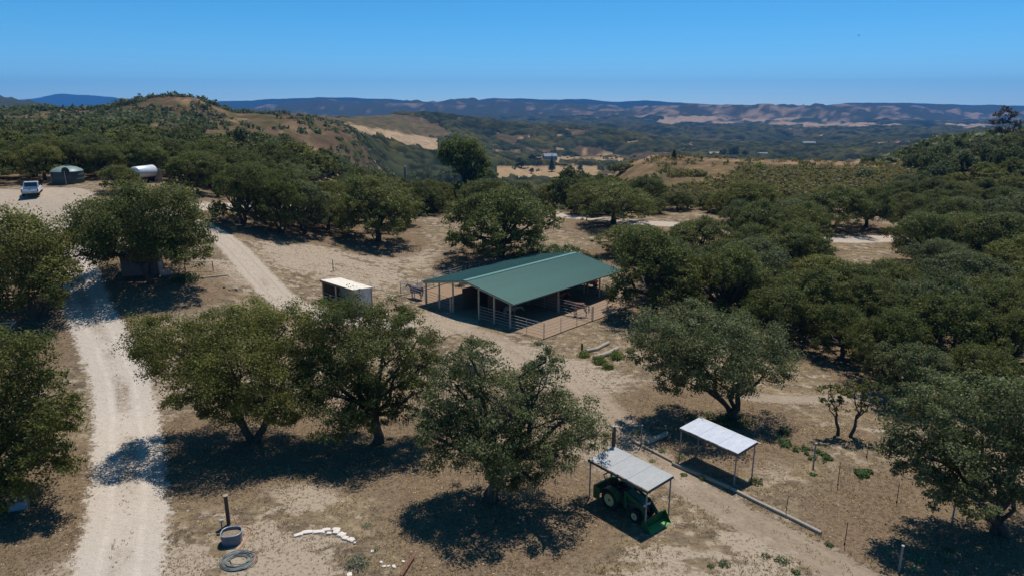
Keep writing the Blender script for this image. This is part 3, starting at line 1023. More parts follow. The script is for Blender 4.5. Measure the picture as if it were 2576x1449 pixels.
t = NT('earth')
pos = t.pos()
aR, aC, aK, aL, aP, aM, aF, aB = (t.attr(k) for k in ('road', 'cross', 'rutk', 'litter', 'pale', 'landmix', 'paddock', 'bare'))
n1 = t.noise(pos, .22, 6, .62); n2 = t.noise(pos, 1.1, 7, .66); n3 = t.noise(pos, 4.2, 6, .72); n4 = t.noise(pos, 15.0, 4, .75)
mp = t.n('ShaderNodeMapping'); mp.inputs['Rotation'].default_value = (0, 0, .5); mp.inputs['Scale'].default_value = (.25, 1.6, 1)
t.t.links.new(pos, mp.inputs['Vector'])
n5 = t.noise(mp.outputs[0], .8, 6, .65)
grass = t.mix(t.ramp(n1, .38, .62), (.215, .160, .096), (.165, .127, .090))
grass = t.mix(t.ramp(n2, .42, .60), grass, (.285, .215, .132))
grass = t.mix(t.ramp(n5, .48, .62), grass, (.120, .090, .062))
sandk = t.math('ADD', t.math('ADD', t.math('MULTIPLY', n2, .55), t.math('MULTIPLY', n5, .45)), t.math('MULTIPLY', aP, .28))
sand = t.mix(n3, (.30, .235, .170), (.46, .375, .285))
sandk = t.math('ADD', sandk, t.math('MULTIPLY', t.math('SUBTRACT', n3, .5), .26))
c = t.mix(t.ramp(sandk, .535, .575), grass, sand)
c = t.mix(t.ramp(n3, .50, .62), c, t.mix(.72, c, (.085, .064, .044)))
c = t.mix(t.ramp(t.math('ADD', t.math('MULTIPLY', n2, .6), t.math('MULTIPLY', n4, .4)), .53, .62), c, t.mix(.5, c, (.40, .33, .24)))
c = t.mix(t.math('MULTIPLY', t.ramp(n4, .56, .70), .55), c, (.36, .29, .20))
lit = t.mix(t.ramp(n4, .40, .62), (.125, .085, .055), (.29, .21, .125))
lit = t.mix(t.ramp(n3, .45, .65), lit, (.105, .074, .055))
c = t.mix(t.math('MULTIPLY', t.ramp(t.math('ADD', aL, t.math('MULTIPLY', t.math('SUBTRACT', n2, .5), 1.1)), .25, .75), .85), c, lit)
# paddock dirt
dirt = t.mix(n3, (.25, .172, .112), (.335, .238, .16))
dirt = t.mix(t.ramp(n2, .55, .75), dirt, (.2, .13, .085))
c = t.mix(t.ramp(t.math('ADD', aF, t.math('MULTIPLY', t.math('SUBTRACT', n2, .5), .8)), -.15, .25, 1.0, 0.0), c, dirt)
# roads
rk = t.math('ADD', aR, t.math('MULTIPLY', t.math('SUBTRACT', n2, .5), 2.0))
rk = t.math('ADD', rk, t.math('MULTIPLY', t.math('SUBTRACT', n3, .5), 1.6))
rm = t.ramp(rk, -.35, .2, 1.0, 0.0)
rm = t.math('MULTIPLY', rm, t.math('ADD', .62, t.math('MULTIPLY', aB, .38)))
rcol = t.mix(n2, (.45, .385, .315), (.545, .475, .40))
rcol = t.mix(t.ramp(n3, .45, .75), rcol, (.43, .37, .305))
rcol = t.mix(t.math('MULTIPLY', t.ramp(n4, .60, .74), .5), rcol, (.30, .255, .21))
rcol = t.mix(aB, t.mix(n2, (.27, .20, .14), (.37, .285, .205)), rcol)
ab = t.math('ABSOLUTE', aC)
ctr = t.math('MULTIPLY', t.ramp(ab, .2, .75, 1.0, 0.0), t.math('MULTIPLY', aK, t.ramp(t.noise(pos, .13, 3, .6), .42, .60)))
ctr = t.math('MULTIPLY', ctr, t.ramp(t.math('ADD', n3, t.math('MULTIPLY', n2, .6)), .60, .95))
rut = t.math('MULTIPLY', t.ramp(t.math('ABSOLUTE', t.math('SUBTRACT', ab, t.math('ADD', .62, t.math('MULTIPLY', n1, .5)))), .08, .24, 1.0, 0.0), aK)
rcol = t.mix(t.math('MULTIPLY', rut, t.ramp(n2, .35, .65, .1, .75)), rcol, t.mix(t.ramp(aB, .8, .95), t.mix(1.0, rcol, (.62, .58, .54), 'MULTIPLY'), (.60, .525, .44)))
rcol = t.mix(ctr, rcol, (.20, .145, .09))
c = t.mix(rm, c, rcol)
c = t.mix(t.math('MULTIPLY', t.ramp(n4, .42, .62, .0, 1.0), .42), c, t.mix(1.0, c, (.62, .61, .60), 'MULTIPLY'))
# hills
fn = t.noise(pos, .09, 8, .7); fn2 = t.noise(pos, .6, 6, .7)
land = t.attr('land', False)
far = t.mix(t.ramp(fn, .35, .7), t.mix(1.0, land, (.72, .74, .72), 'MULTIPLY'), t.mix(1.0, land, (1.25, 1.2, 1.15), 'MULTIPLY'))
far = t.mix(t.ramp(fn2, .45, .8), far, t.mix(1.0, far, (.6, .62, .6), 'MULTIPLY'))
fm = t.math('MULTIPLY', aM, t.math('SUBTRACT', 1.0, rm))
c = t.mix(fm, c, far)
hgt = t.math('ADD', t.math('MULTIPLY', n2, .5), t.math('MULTIPLY', n3, .5))
M['earth'] = t.out(t.bsdf(c, 1.0, 0, .0, bump=hgt, bump_d=.22, bump_s=.85))

nr, ncol = DD.shape
ii = np.arange(nr * ncol).reshape(nr, ncol)
Q = np.stack([ii[:-1, :-1], ii[:-1, 1:], ii[1:, 1:], ii[1:, :-1]], -1).reshape(-1, 4)
ATT = {'road': road, 'cross': cross, 'rutk': rutk, 'litter': litter, 'pale': pale, 'landmix': landmix, 'paddock': pad, 'bare': bare_}
qd = d_[Q].mean(1); qr = road[Q].mean(1); qp = pad[Q].mean(1)
is_road = (qr < -.05) & (qd < 330) & (qd > 14)
is_pad = (qp < 0) & ~is_road
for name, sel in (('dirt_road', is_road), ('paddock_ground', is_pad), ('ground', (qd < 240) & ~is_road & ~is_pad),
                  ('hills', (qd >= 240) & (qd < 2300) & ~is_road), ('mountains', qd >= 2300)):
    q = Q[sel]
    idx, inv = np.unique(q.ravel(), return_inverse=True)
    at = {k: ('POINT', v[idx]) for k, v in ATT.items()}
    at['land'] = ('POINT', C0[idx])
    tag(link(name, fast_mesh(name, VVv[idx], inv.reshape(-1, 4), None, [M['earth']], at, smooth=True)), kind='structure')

# ------------------------------------------------------------------ distant woods, scrub, grass, litter (uncountable)
def ico(level):
    bm = bmesh.new()
    bmesh.ops.create_icosphere(bm, subdivisions=level, radius=1.0)
    v = np.array([p.co[:] for p in bm.verts]); f = np.array([[x.index for x in q.verts] for q in bm.faces])
    bm.free()
    return v, f


ICO1, ICO2 = ico(1), ico(2)


def blobs(P, RR, HH, kind, seedk=0):
    """many small crowns as one mesh; P (n,3) base points"""
    v, f = kind
    n = len(P)
    jit = rng.uniform(.72, 1.25, (n, len(v), 1))
    V = v[None] * jit
    V = V * np.stack([RR, RR, HH * .55], 1)[:, None, :]
    V = V + (P + np.stack([np.zeros(n), np.zeros(n), HH * .5], 1))[:, None, :]
    F = f[None] + (np.arange(n) * len(v))[:, None, None]
    T = np.clip(rng.uniform(.15, .7, (n, 1)) + rng.normal(size=(n, len(f))) * .13, 0, 1)
    return V.reshape(-1, 3), F.reshape(-1, 3), T.ravel()


def puffs(P, RR, HH, nl, leaf):
    """many shrubs as leaf clumps in one mesh"""
    n = len(P)
    d = rand_unit(n * nl).reshape(n, nl, 3)
    d[:, :, 2] = np.abs(d[:, :, 2])
    rad = rng.uniform(.55, 1.1, (n, nl, 1))
    p = d * rad * np.stack([RR, RR, HH], 1)[:, None, :] + P[:, None, :]
    nr_ = d * .8 + rng.normal(size=d.shape) * .5
    nr_ /= np.linalg.norm(nr_, axis=2, keepdims=True)
    sz = (leaf * RR)[:, None] * rng.uniform(.6, 1.4, (n, nl))
    T = np.clip(rng.uniform(.1, .8, (n, 1)) + rng.normal(size=(n, nl)) * .18, 0, 1.1)
    vs, fs = leaf_quads(p.reshape(-1, 3), nr_.reshape(-1, 3), sz.ravel(), sz.ravel() * .6)
    return vs, fs, T.ravel()


def scatter(n, u_rng, d_rng, dens):
    d = np.sqrt(rng.uniform(d_rng[0] ** 2, d_rng[1] ** 2, n)); u = rng.uniform(*u_rng, n)
    x = (u - CU) / FPX * d * 1.015
    k = rng.uniform(0, 1, n) < dens(u, d, x)
    u, d, x = u[k], d[k], x[k]
    return np.stack([x, d, zg(x, d)], 1), u


# left hill and right hill, nearer scrub trees
P1, u1 = scatter(8500, (-500, 960), (300, 600), lambda u, d, x: np.clip(sstep(.40, .54, fbm(x * .018, d * .018, 71, 4)) * (.45 + .55 * sstep(400, 470, d)), 0, 1) * .9 * (1 - .75 * sstep(520, 640, u)))
P2, u2 = scatter(5000, (2150, 3100), (240, 520), lambda u, d, x: sstep(.36, .52, fbm(x * .02, d * .02, 73, 4)))
P3, u3 = scatter(3400, (900, 2300), (300, 620), lambda u, d, x: .55 * np.ones_like(u))
PP = np.concatenate([P1, P2, P3])
RR = rng.uniform(1.4, 3.4, len(PP)); HH = RR * rng.uniform(.9, 1.5, len(PP))
v1, f1, t1 = puffs(PP, RR, HH * .9, 17, .40)
tag(link('distant_woodland', fast_mesh('distant_woodland', v1, f1, None, [M['leaf_far']], {'tone': ('FACE', t1 * .65)})), 'small oaks and brush scattered over the near hills', 'woodland', kind='stuff')


# closed canopy of the far woods: a bumpy sheet of crowns over the wooded ground
cu = np.arange(560, 2720, 3.2); cd = 540 * np.exp(np.arange(0, math.log(3400 / 540), .0052))
CD, CUU = np.meshgrid(cd, cu, indexing='ij')
CX = (CUU - CU) / FPX * CD * 1.015
cw = np.maximum(8.0, CD * .0085)
cwq = 2 ** np.floor(np.log2(cw)); cwf = np.log2(cw) - np.floor(np.log2(cw))


def crown_bump(w):
    n_ = vnoise(CX / w, CD / w, 301); n2_ = vnoise(CX / w * 1.9, CD / w * 1.9, 303)
    return .65 * n_ + .35 * n2_


bump = crown_bump(cwq) * (1 - cwf) + crown_bump(cwq * 2) * cwf
dens = np.where(CD < 1550, dmid(CUU, CD, CX), sstep(.38, .43, fbm(CX * .0025, CD * .0018, 85, 5, .55)))
dens = np.where(CD > 2450, sstep(.53, .59, fbm(CX * .0022, CD * .0022, 87, 4)), dens)
hgt_ = (np.clip(dens * 1.6 + (bump - .5) * 1.8 - .35, 0, 1)) ** .6 * sstep(.04, .2, dens) * sstep(545, 640, CD) * (1.2 + 6.5 * bump) * np.where(CD > 1500, 1.0 + (CD - 1500) / 2500, 1)
CZ = zg(CX, CD) + hgt_ - .4
ci = np.arange(CX.size).reshape(CX.shape)
cq = np.stack([ci[:-1, :-1], ci[:-1, 1:], ci[1:, 1:], ci[1:, :-1]], -1).reshape(-1, 4)
cq = cq[hgt_.ravel()[cq].max(1) > .05]
cidx, cinv = np.unique(cq.ravel(), return_inverse=True)
cv_ = np.stack([CX.ravel(), CD.ravel(), CZ.ravel()], 1)[cidx]
ct = np.clip(bump.ravel()[cidx] * 1.3 - .25 + .5 * (fbm(cv_[:, 0] * .02, cv_[:, 1] * .02, 311, 3) - .5), 0, 1)
tag(link('valley_woodland', fast_mesh('valley_woodland', cv_, cinv.reshape(-1, 4), None, [M['canopy']], {'tone': ('POINT', ct)}, smooth=True)), 'dark woods across the far valley and ridges', 'woodland', kind='stuff')
P4, u4 = scatter(9000, (560, 2750), (560, 1550), lambda u, d, x: np.clip(dmid(u, d, x) * .35 + .12 * (u > 1100), 0, 1))
k = (np.abs(u4 - 870 - 100) > 160) | (vpix(P4[:, 1], P4[:, 2]) > 350)
P4 = P4[k]
RR = rng.uniform(1.3, 2.4, len(P4)) * (1 + 1.2 * rng.uniform(0, 1, len(P4)) ** 2.5); HH = RR * rng.uniform(.9, 1.5, len(P4))
v4, f4_, t4 = puffs(P4, RR, HH, 14, .5)
tag(link('valley_trees', fast_mesh('valley_trees', v4, f4_, None, [M['leaf_far']], {'tone': ('FACE', t4 * .7)})), 'scattered trees and bushes on the valley slopes', 'trees', kind='stuff')

# chaparral on the knoll slope
P7, u7 = scatter(7500, (1480, 2330), (134, 232), lambda u, d, x: sstep(.27, .42, fbm(x * .05, d * .05, 91, 3)) * (1 - sstep(188, 208, d) * .93) * sstep(1500, 1600, u + rng.normal(size=u.shape) * 20))
RR = rng.uniform(.6, 1.7, len(P7)); HH = RR * rng.uniform(.7, 1.15, len(P7))
v7, f7, t7 = puffs(P7, RR, HH, 32, .25)
tag(link('chaparral_scrub', fast_mesh('chaparral_scrub', v7, f7, None, [M['leaf_scrub']], {'tone': ('FACE', t7)})), 'olive and rust chaparral covering the knoll slope', 'scrub', kind='stuff')
P8, u8 = scatter(2600, (-400, 1010), (120, 300), lambda u, d, x: .8 * np.ones_like(u))
P9, u9 = scatter(2200, (1600, 2900), (124, 330), lambda u, d, x: np.where(u < 2250, np.where(d < 150, .5, 0), .9))
P9b, _ = scatter(700, (960, 1650), (126, 185), lambda u, d, x: .9 * np.ones_like(u))
P8 = np.concatenate([P8, P9, P9b])
sd = road_field(P8[:, 0], P8[:, 1])[0]
P8 = P8[sd > 2.0]
RR = rng.uniform(.7, 1.8, len(P8)); HH = RR * rng.uniform(.6, 1.0, len(P8))
v8, f8, t8 = puffs(P8, RR, HH, 18, .34)
tag(link('understory_brush', fast_mesh('understory_brush', v8, f8, None, [M['leaf_far']], {'tone': ('FACE', t8)})), 'low brush growing under the woods', 'brush', kind='stuff')

# dry grass tufts and fallen leaves on the near ground
def near_pts(n, ymax):
    y = 19 + (ymax - 19) * rng.uniform(0, 1, n) ** 1.25
    x = rng.uniform(-.80, .80, n) * (y * 1.02 + 3)
    return x, y


x, y = near_pts(80000, 92)
sd, cr, rk_ = road_field(x, y)
pd = poly_sd(x, y, PADDOCK)
dn = fbm(x * .45, y * .45, 95, 4)
k = (rng.uniform(0, 1, len(x)) < sstep(.38, .56, dn) * .95 + .08) & ((sd > -.2) | ((np.abs(cr) < .5) & (rk_ > .5) & (rng.uniform(0, 1, len(x)) < .35))) & (pd > .3)
x, y = x[k], y[k]
n = len(x)
z = zg(x, y)
nb = 4
h = rng.uniform(.04, .13, (n, nb)); a = rng.uniform(0, 6.28, (n, nb)); w = rng.uniform(.012, .03, (n, nb))
ln = rng.uniform(.2, 1.1, (n, nb)) * h
bx = x[:, None] + rng.normal(size=(n, nb)) * .05; by = y[:, None] + rng.normal(size=(n, nb)) * .05
bz = np.repeat(z[:, None], nb, 1)
p0 = np.stack([bx - np.sin(a) * w, by + np.cos(a) * w, bz - .01], -1); p1 = np.stack([bx + np.sin(a) * w, by - np.cos(a) * w, bz - .01], -1)
p2 = np.stack([bx + np.cos(a) * ln, by + np.sin(a) * ln, bz + h], -1)
V = np.stack([p0, p1, p2], 2).reshape(-1, 3)
T = np.clip(np.repeat(rng.uniform(.0, .8, n), nb) + rng.normal(size=n * nb) * .15, 0, 1.1)
tag(link('dry_grass', fast_mesh('dry_grass', V, None, np.arange(len(V)).reshape(-1, 3), [M['leaf_dry']], {'tone': ('FACE', T)})), 'short dry grass tufts over the yard', 'grass', kind='stuff')

xs = []; ys = []
for X, Y, q in tree_spots:
    if Y < 66 and abs(X) < Y * .95:
        n = int(420 * q)
        rr = q * np.sqrt(rng.uniform(0, 2.4, n)); aa = rng.uniform(0, 6.28, n)
        xs.append(X + rr * np.cos(aa)); ys.append(Y + rr * np.sin(aa))
x = np.concatenate(xs); y = np.concatenate(ys)
sd, _, _ = road_field(x, y)
k = (sd > -.1 - rng.exponential(.3, len(x))) & (fbm(x * .6, y * .6, 97, 3) > .42) & (y > 18) & (poly_sd(x, y, PADDOCK) > .3)
x, y = x[k], y[k]
P = np.stack([x, y, zg(x, y) + .018], 1)
N = rng.normal(size=P.shape) * .25 + np.array([0, 0, 1.0]); N /= np.linalg.norm(N, axis=1, keepdims=True)
s = rng.uniform(.025, .065, len(P))
vs, fs = leaf_quads(P, N, s, s * .6)
tag(link('fallen_leaves', fast_mesh('fallen_leaves', vs, fs, None, [M['leaf_litter']], {'tone': ('FACE', rng.uniform(0, 1.1, len(P)))})), 'yellow and brown fallen oak leaves below the trees', 'leaves', kind='stuff')

# ------------------------------------------------------------------ object materials
M['roof_green'] = simple('green_painted_steel', (.098, .205, .168), .48, var=.08, scale=.35, spec=.35, dirt=(.115, .205, .17))
M['roof_trim'] = simple('green_trim', (.125, .245, .21), .4, var=.1, scale=2, spec=.5)
M['cream'] = simple('cream_painted_steel', (.40, .35, .27), .6, var=.18, scale=3, dirt=(.28, .22, .16))
M['pipe'] = simple('galvanised_pipe', (.33, .32, .31), .6, .1, .15, 8)
M['zinc'] = simple('weathered_zinc', (.42, .42, .405), .5, .15, .06, 1.2, dirt=(.39, .385, .36))
M['white_metal'] = simple('white_sheet_metal', (.60, .62, .66), .4, .2, .07, 1.2, dirt=(.50, .52, .555))
M['dark_metal'] = simple('dark_steel', (.10, .09, .085), .6, .3, .3, 8)
M['rust'] = simple('rusty_steel', (.15, .075, .05), .9, .1, .4, 9)
M['grey_post'] = simple('grey_post', (.27, .25, .24), .8, .1, .2, 8)
M['wood'] = simple('weathered_wood', (.30, .25, .19), .9, 0, .3, 5, grain=(1, 9, 9))
M['wood_pale'] = simple('bleached_log', (.34, .295, .235), .92, 0, .28, 4, grain=(1.2, 8, 8))
M['wood_dark'] = simple('creosote_wood', (.085, .055, .042), .9, 0, .4, 6, grain=(6, 6, 1))
M['stall'] = simple('stall_boards', (.14, .10, .075), .9, 0, .35, 4, grain=(1, 1, 7))
M['shed_white'] = simple('whitewashed_boards', (.56, .54, .52), .8, 0, .14, 2, dirt=(.42, .38, .34), grain=(4, 4, .8))
M['shed_roof'] = simple('pale_rolled_roof', (.66, .60, .50), .85, 0, .12, 1.5, dirt=(.52, .45, .36), grain=(.6, 5, 1))
M['shed_grey'] = simple('grey_panel', (.11, .12, .135), .6, .1, .12, 2)
M['tractor_green'] = simple('green_tractor_paint', (.012, .088, .026), .4, 0, .2, 3, spec=.4, dirt=(.045, .075, .035))
M['tractor_lip'] = simple('worn_green_paint', (.09, .30, .07), .45, 0, .25, 7, dirt=(.2, .16, .09))
M['rim_yellow'] = simple('cream_yellow_rim', (.55, .46, .20), .5, 0, .12, 4, dirt=(.35, .28, .15))
M['rubber'] = simple('rubber', (.018, .018, .019), .85, 0, .3, 9)
M['black'] = simple('black_plastic', (.015, .015, .016), .5, 0, .2, 5)
M['hood_grey'] = simple('faded_hood', (.025, .085, .055), .5, 0, .2, 3)
M['truck_white'] = simple('pearl_white_paint', (.72, .72, .74), .22, 0, .04, 1, spec=.6)
M['glass_dark'] = simple('tinted_glass', (.03, .045, .06), .06, 0, .1, 1, spec=.8)
M['tail_red'] = simple('red_lamp_lens', (.30, .012, .015), .25, 0, .15, 4)
M['chrome'] = simple('chrome', (.6, .6, .61), .18, .9, .05, 4)
M['tank_green'] = simple('dark_green_tank', (.045, .060, .055), .5, 0, .15, 1.2)
M['tank_top'] = simple('tank_lid', (.16, .22, .20), .45, 0, .12, 1.5)
M['tub_blue'] = simple('blue_grey_steel', (.13, .155, .20), .45, .35, .2, 5)
M['tub_rim'] = simple('pale_blue_rim', (.30, .35, .42), .4, .3, .12, 6)
M['soil'] = simple('dry_soil', (.20, .155, .115), .95, 0, .45, 14)
M['hose_dark'] = simple('grey_green_hose', (.15, .165, .155), .55, 0, .5, 4)
M['hose_orange'] = simple('orange_hose', (.42, .12, .06), .55, 0, .2, 5)
M['stone_white'] = simple('white_stone', (.62, .57, .50), .95, 0, .2, 5, dirt=(.42, .35, .27))
M['concrete'] = simple('concrete', (.36, .33, .31), .9, 0, .2, 6)
M['red_paint'] = simple('faded_red_paint', (.36, .07, .06), .5, 0, .2, 5)
M['blanket'] = simple('mauve_grey_horse_blanket', (.125, .105, .108), .85, 0, .14, 5)
M['hair'] = simple('dark_horse_hair', (.018, .013, .011), .7, 0, .4, 9)


def coat(name, body, legs, zc=.62):
    t = NT(name)
    p = t.objc()
    sx = t.n('ShaderNodeSeparateXYZ'); t.t.links.new(p, sx.inputs[0])
    n = t.noise(p, 3.0, 5, .6)
    c = t.mix(t.ramp(n, .3, .7), tuple(x * .78 for x in body), tuple(x * 1.15 for x in body))
    k = t.ramp(t.math('ADD', sx.outputs[2], t.math('MULTIPLY', t.math('SUBTRACT', n, .5), .3)), zc - .16, zc + .12, 1.0, 0.0)
    c = t.mix(k, c, legs)
    return t.out(t.bsdf(c, .55, 0, .35))


M['coat_bay'] = coat('bay_coat', (.155, .062, .026), (.022, .014, .011), .58)
M['coat_dark'] = coat('dark_bay_coat', (.075, .036, .022), (.014, .010, .009), .6)
M['coat_grey'] = coat('grey_coat', (.17, .165, .16), (.10, .095, .09), .3)
M['coat_chestnut'] = coat('chestnut_coat', (.19, .075, .035), (.10, .04, .02), .4)

# ------------------------------------------------------------------ green pole barn
barn = thing('pole_barn', 'open pole barn with a green ribbed metal gable roof', 'barn', BO, BANG)
ZR, ZE, XO, Y0, Y1 = 4.0, 2.74, .6, -.1, 19.7
PW = .9
prof = []
for k in range(4):
    y_ = k * PW / 4
    prof += [(y_, 0), (y_ + .15, 0), (y_ + .172, .05), (y_ + .205, .05)]
prof.append((PW - .002, 0))


def panel_mesh(name, L_, prof, mat, th=.012):
    """a ribbed sheet: local x down the slope, local y across, ribs along x"""
    vs = []; fs = []
    n = len(prof)
    for xx in (0, L_):
        for dz in (0, -th):
            vs += [(xx, a_, b_ + dz) for a_, b_ in prof]
    for i in range(n - 1):
        fs += [(i, i + 1, 2 * n + i + 1, 2 * n + i), (n + i, 3 * n + i, 3 * n + i + 1, n + i + 1), (i, n + i, n + i + 1, i + 1), (2 * n + i, 2 * n + i + 1, 3 * n + i + 1, 3 * n + i)]
    me = bpy.data.meshes.new(name)
    me.from_pydata(vs, [], fs)
    me.materials.append(mat)
    return me


half = 6.5 + XO
sl = math.hypot(half, ZR - ZE); sang = math.atan2(ZR - ZE, half)
pm = panel_mesh('roof_panel', sl, prof, M['roof_green'])
for side in (0, 1):
    for k in range(22):
        o = link('roof_panel', pm, barn)
        if side:
            o.location = (6.5, Y0 + k * PW, ZR); o.rotation_euler = (0, sang, 0)
        else:
            o.location = (6.5, Y0 + (k + 1) * PW, ZR); o.rotation_euler = (0, sang, math.pi)
mb = MB()
for s_ in (1, -1):
    mb.beam((6.5 + s_ * .13, Y0 - .02, ZR + .028), (6.5 + s_ * .13, Y0 + 22 * PW + .02, ZR + .028), .27, .014)
mb.build('ridge_cap', M['roof_trim'], barn)
for s_, X in ((1, 13 + XO), (-1, -XO)):
    MB().box((X + s_ * .015, (Y0 + Y1) / 2, ZE - .06), (.03, Y1 - Y0, .13)).build('eave_trim', M['roof_green'], barn)
for Y in (Y0 - .025, Y1 + .045):
    m2 = MB()
    for s_ in (1, -1):
        m2.beam((6.5, Y, ZR - .03), (6.5 + s_ * half, Y, ZE - .03), .03, .14)
    m2.build('gable_trim', M['roof_green'], barn)
PX = (0, 2.25, 4.5, 8.5, 10.75, 13); PYs = (0, 7.9, 15.8)
for Y in PYs:
    for X in PX:
        if Y == 7.9 and X in (2.25, 10.75):
            continue
        ht = ZR - abs(X - 6.5) / half * (ZR - ZE) - .26
        MB().box((X, Y, ht / 2 - .1), (.15, .15, ht + .2)).build('post', M['cream'], barn, bevel=.01)
    m2 = MB()
    for s_ in (1, -1):
        m2.beam((6.5, Y, ZR - .17), (6.5 + s_ * 6.9, Y, ZR - .17 - 6.9 / half * (ZR - ZE)), .12, .18)
    m2.build('rafter', M['cream'], barn)
for k in range(7):
    for s_ in (1, -1):
        q = .5 + k * 1.05
        MB().box((6.5 + s_ * q, (Y0 + Y1) / 2, ZR - q / half * (ZR - ZE) - .06), (.07, Y1 - Y0 - .1, .09)).build('purlin', M['grey_post'], barn)
for X in (4.5, 8.5):
    w_ = link('stall_wall', None, barn)
    for k in range(11):
        MB().box((X, 8.6, .12 + k * .222), (.045, 14.4, .214)).build('plank', M['stall'], w_)
for X0, X1 in ((.1, 4.45), (8.55, 12.9)):
    w_ = link('partition', None, barn)
    for k in range(9):
        MB().box(((X0 + X1) / 2, 8.05, .12 + k * .222), (X1 - X0, .045, .214)).build('plank', M['stall'], w_)

# ------------------------------------------------------------------ pipe corral fences
RZ_ = (.30, .62, .94, 1.26, 1.56)


def corral(label, segs, step=2.3):
    c = thing('pipe_corral', label, 'fence', BO, BANG, 'pipe corrals beside the barn')
    done = set()
    for (xa, ya), (xb, yb) in segs:
        L_ = math.hypot(xb - xa, yb - ya); n = max(1, round(L_ / step))
        A = barn_w(xa, ya); B = barn_w(xb, yb)
        za = float(zg(A.x, A.y)); zb = float(zg(B.x, B.y))
        for z_ in RZ_:
            MB().tube([(xa, ya, z_ + za), (xb, yb, z_ + zb)], .023, 6).build('rail', M['pipe'], c)
        for k in range(n + 1):
            x_ = xa + (xb - xa) * k / n; y_ = ya + (yb - ya) * k / n
            key = (round(x_, 1), round(y_, 1))
            if key in done:
                continue
            done.add(key)
            z_ = za + (zb - za) * k / n
            end = k in (0, n)
            MB().tube([(x_, y_, z_ - .2), (x_, y_, z_ + 1.6)], .045 if end else .028, 8).build('post', M['pipe'], c)
    return c


corral('grey pipe-rail pen on the near left end of the barn', [((-4.66, 0), (4.25, 0)), ((-4.66, 0), (-4.66, 7.9)), ((-4.66, 7.9), (4.2, 7.9))])
corral('grey pipe-rail pen at the far left of the barn', [((-4.66, 8.1), (-4.66, 16)), ((-4.66, 16), (4.2, 16))])
corral('grey pipe-rail pen at the near right corner of the barn', [((8.62, -.12), (17.6, -.12)), ((17.6, -.12), (17.6, 7.9)), ((8.8, 7.9), (17.6, 7.9))])
corral('grey pipe-rail pen at the far right of the barn', [((17.6, 8.1), (17.6, 16)), ((9, 16), (17.6, 16))])
g = thing('post_stub', 'short square cream gate post beside the barn aisle', 'post', barn_w(4.2, -.14), BANG)
MB().box((0, 0, .8), (.16, .12, 1.7)).build('shaft', M['cream'], g, bevel=.01)
MB().box((0, 0, 1.66), (.18, .14, .03)).build('top_plate', M['pipe'], g)


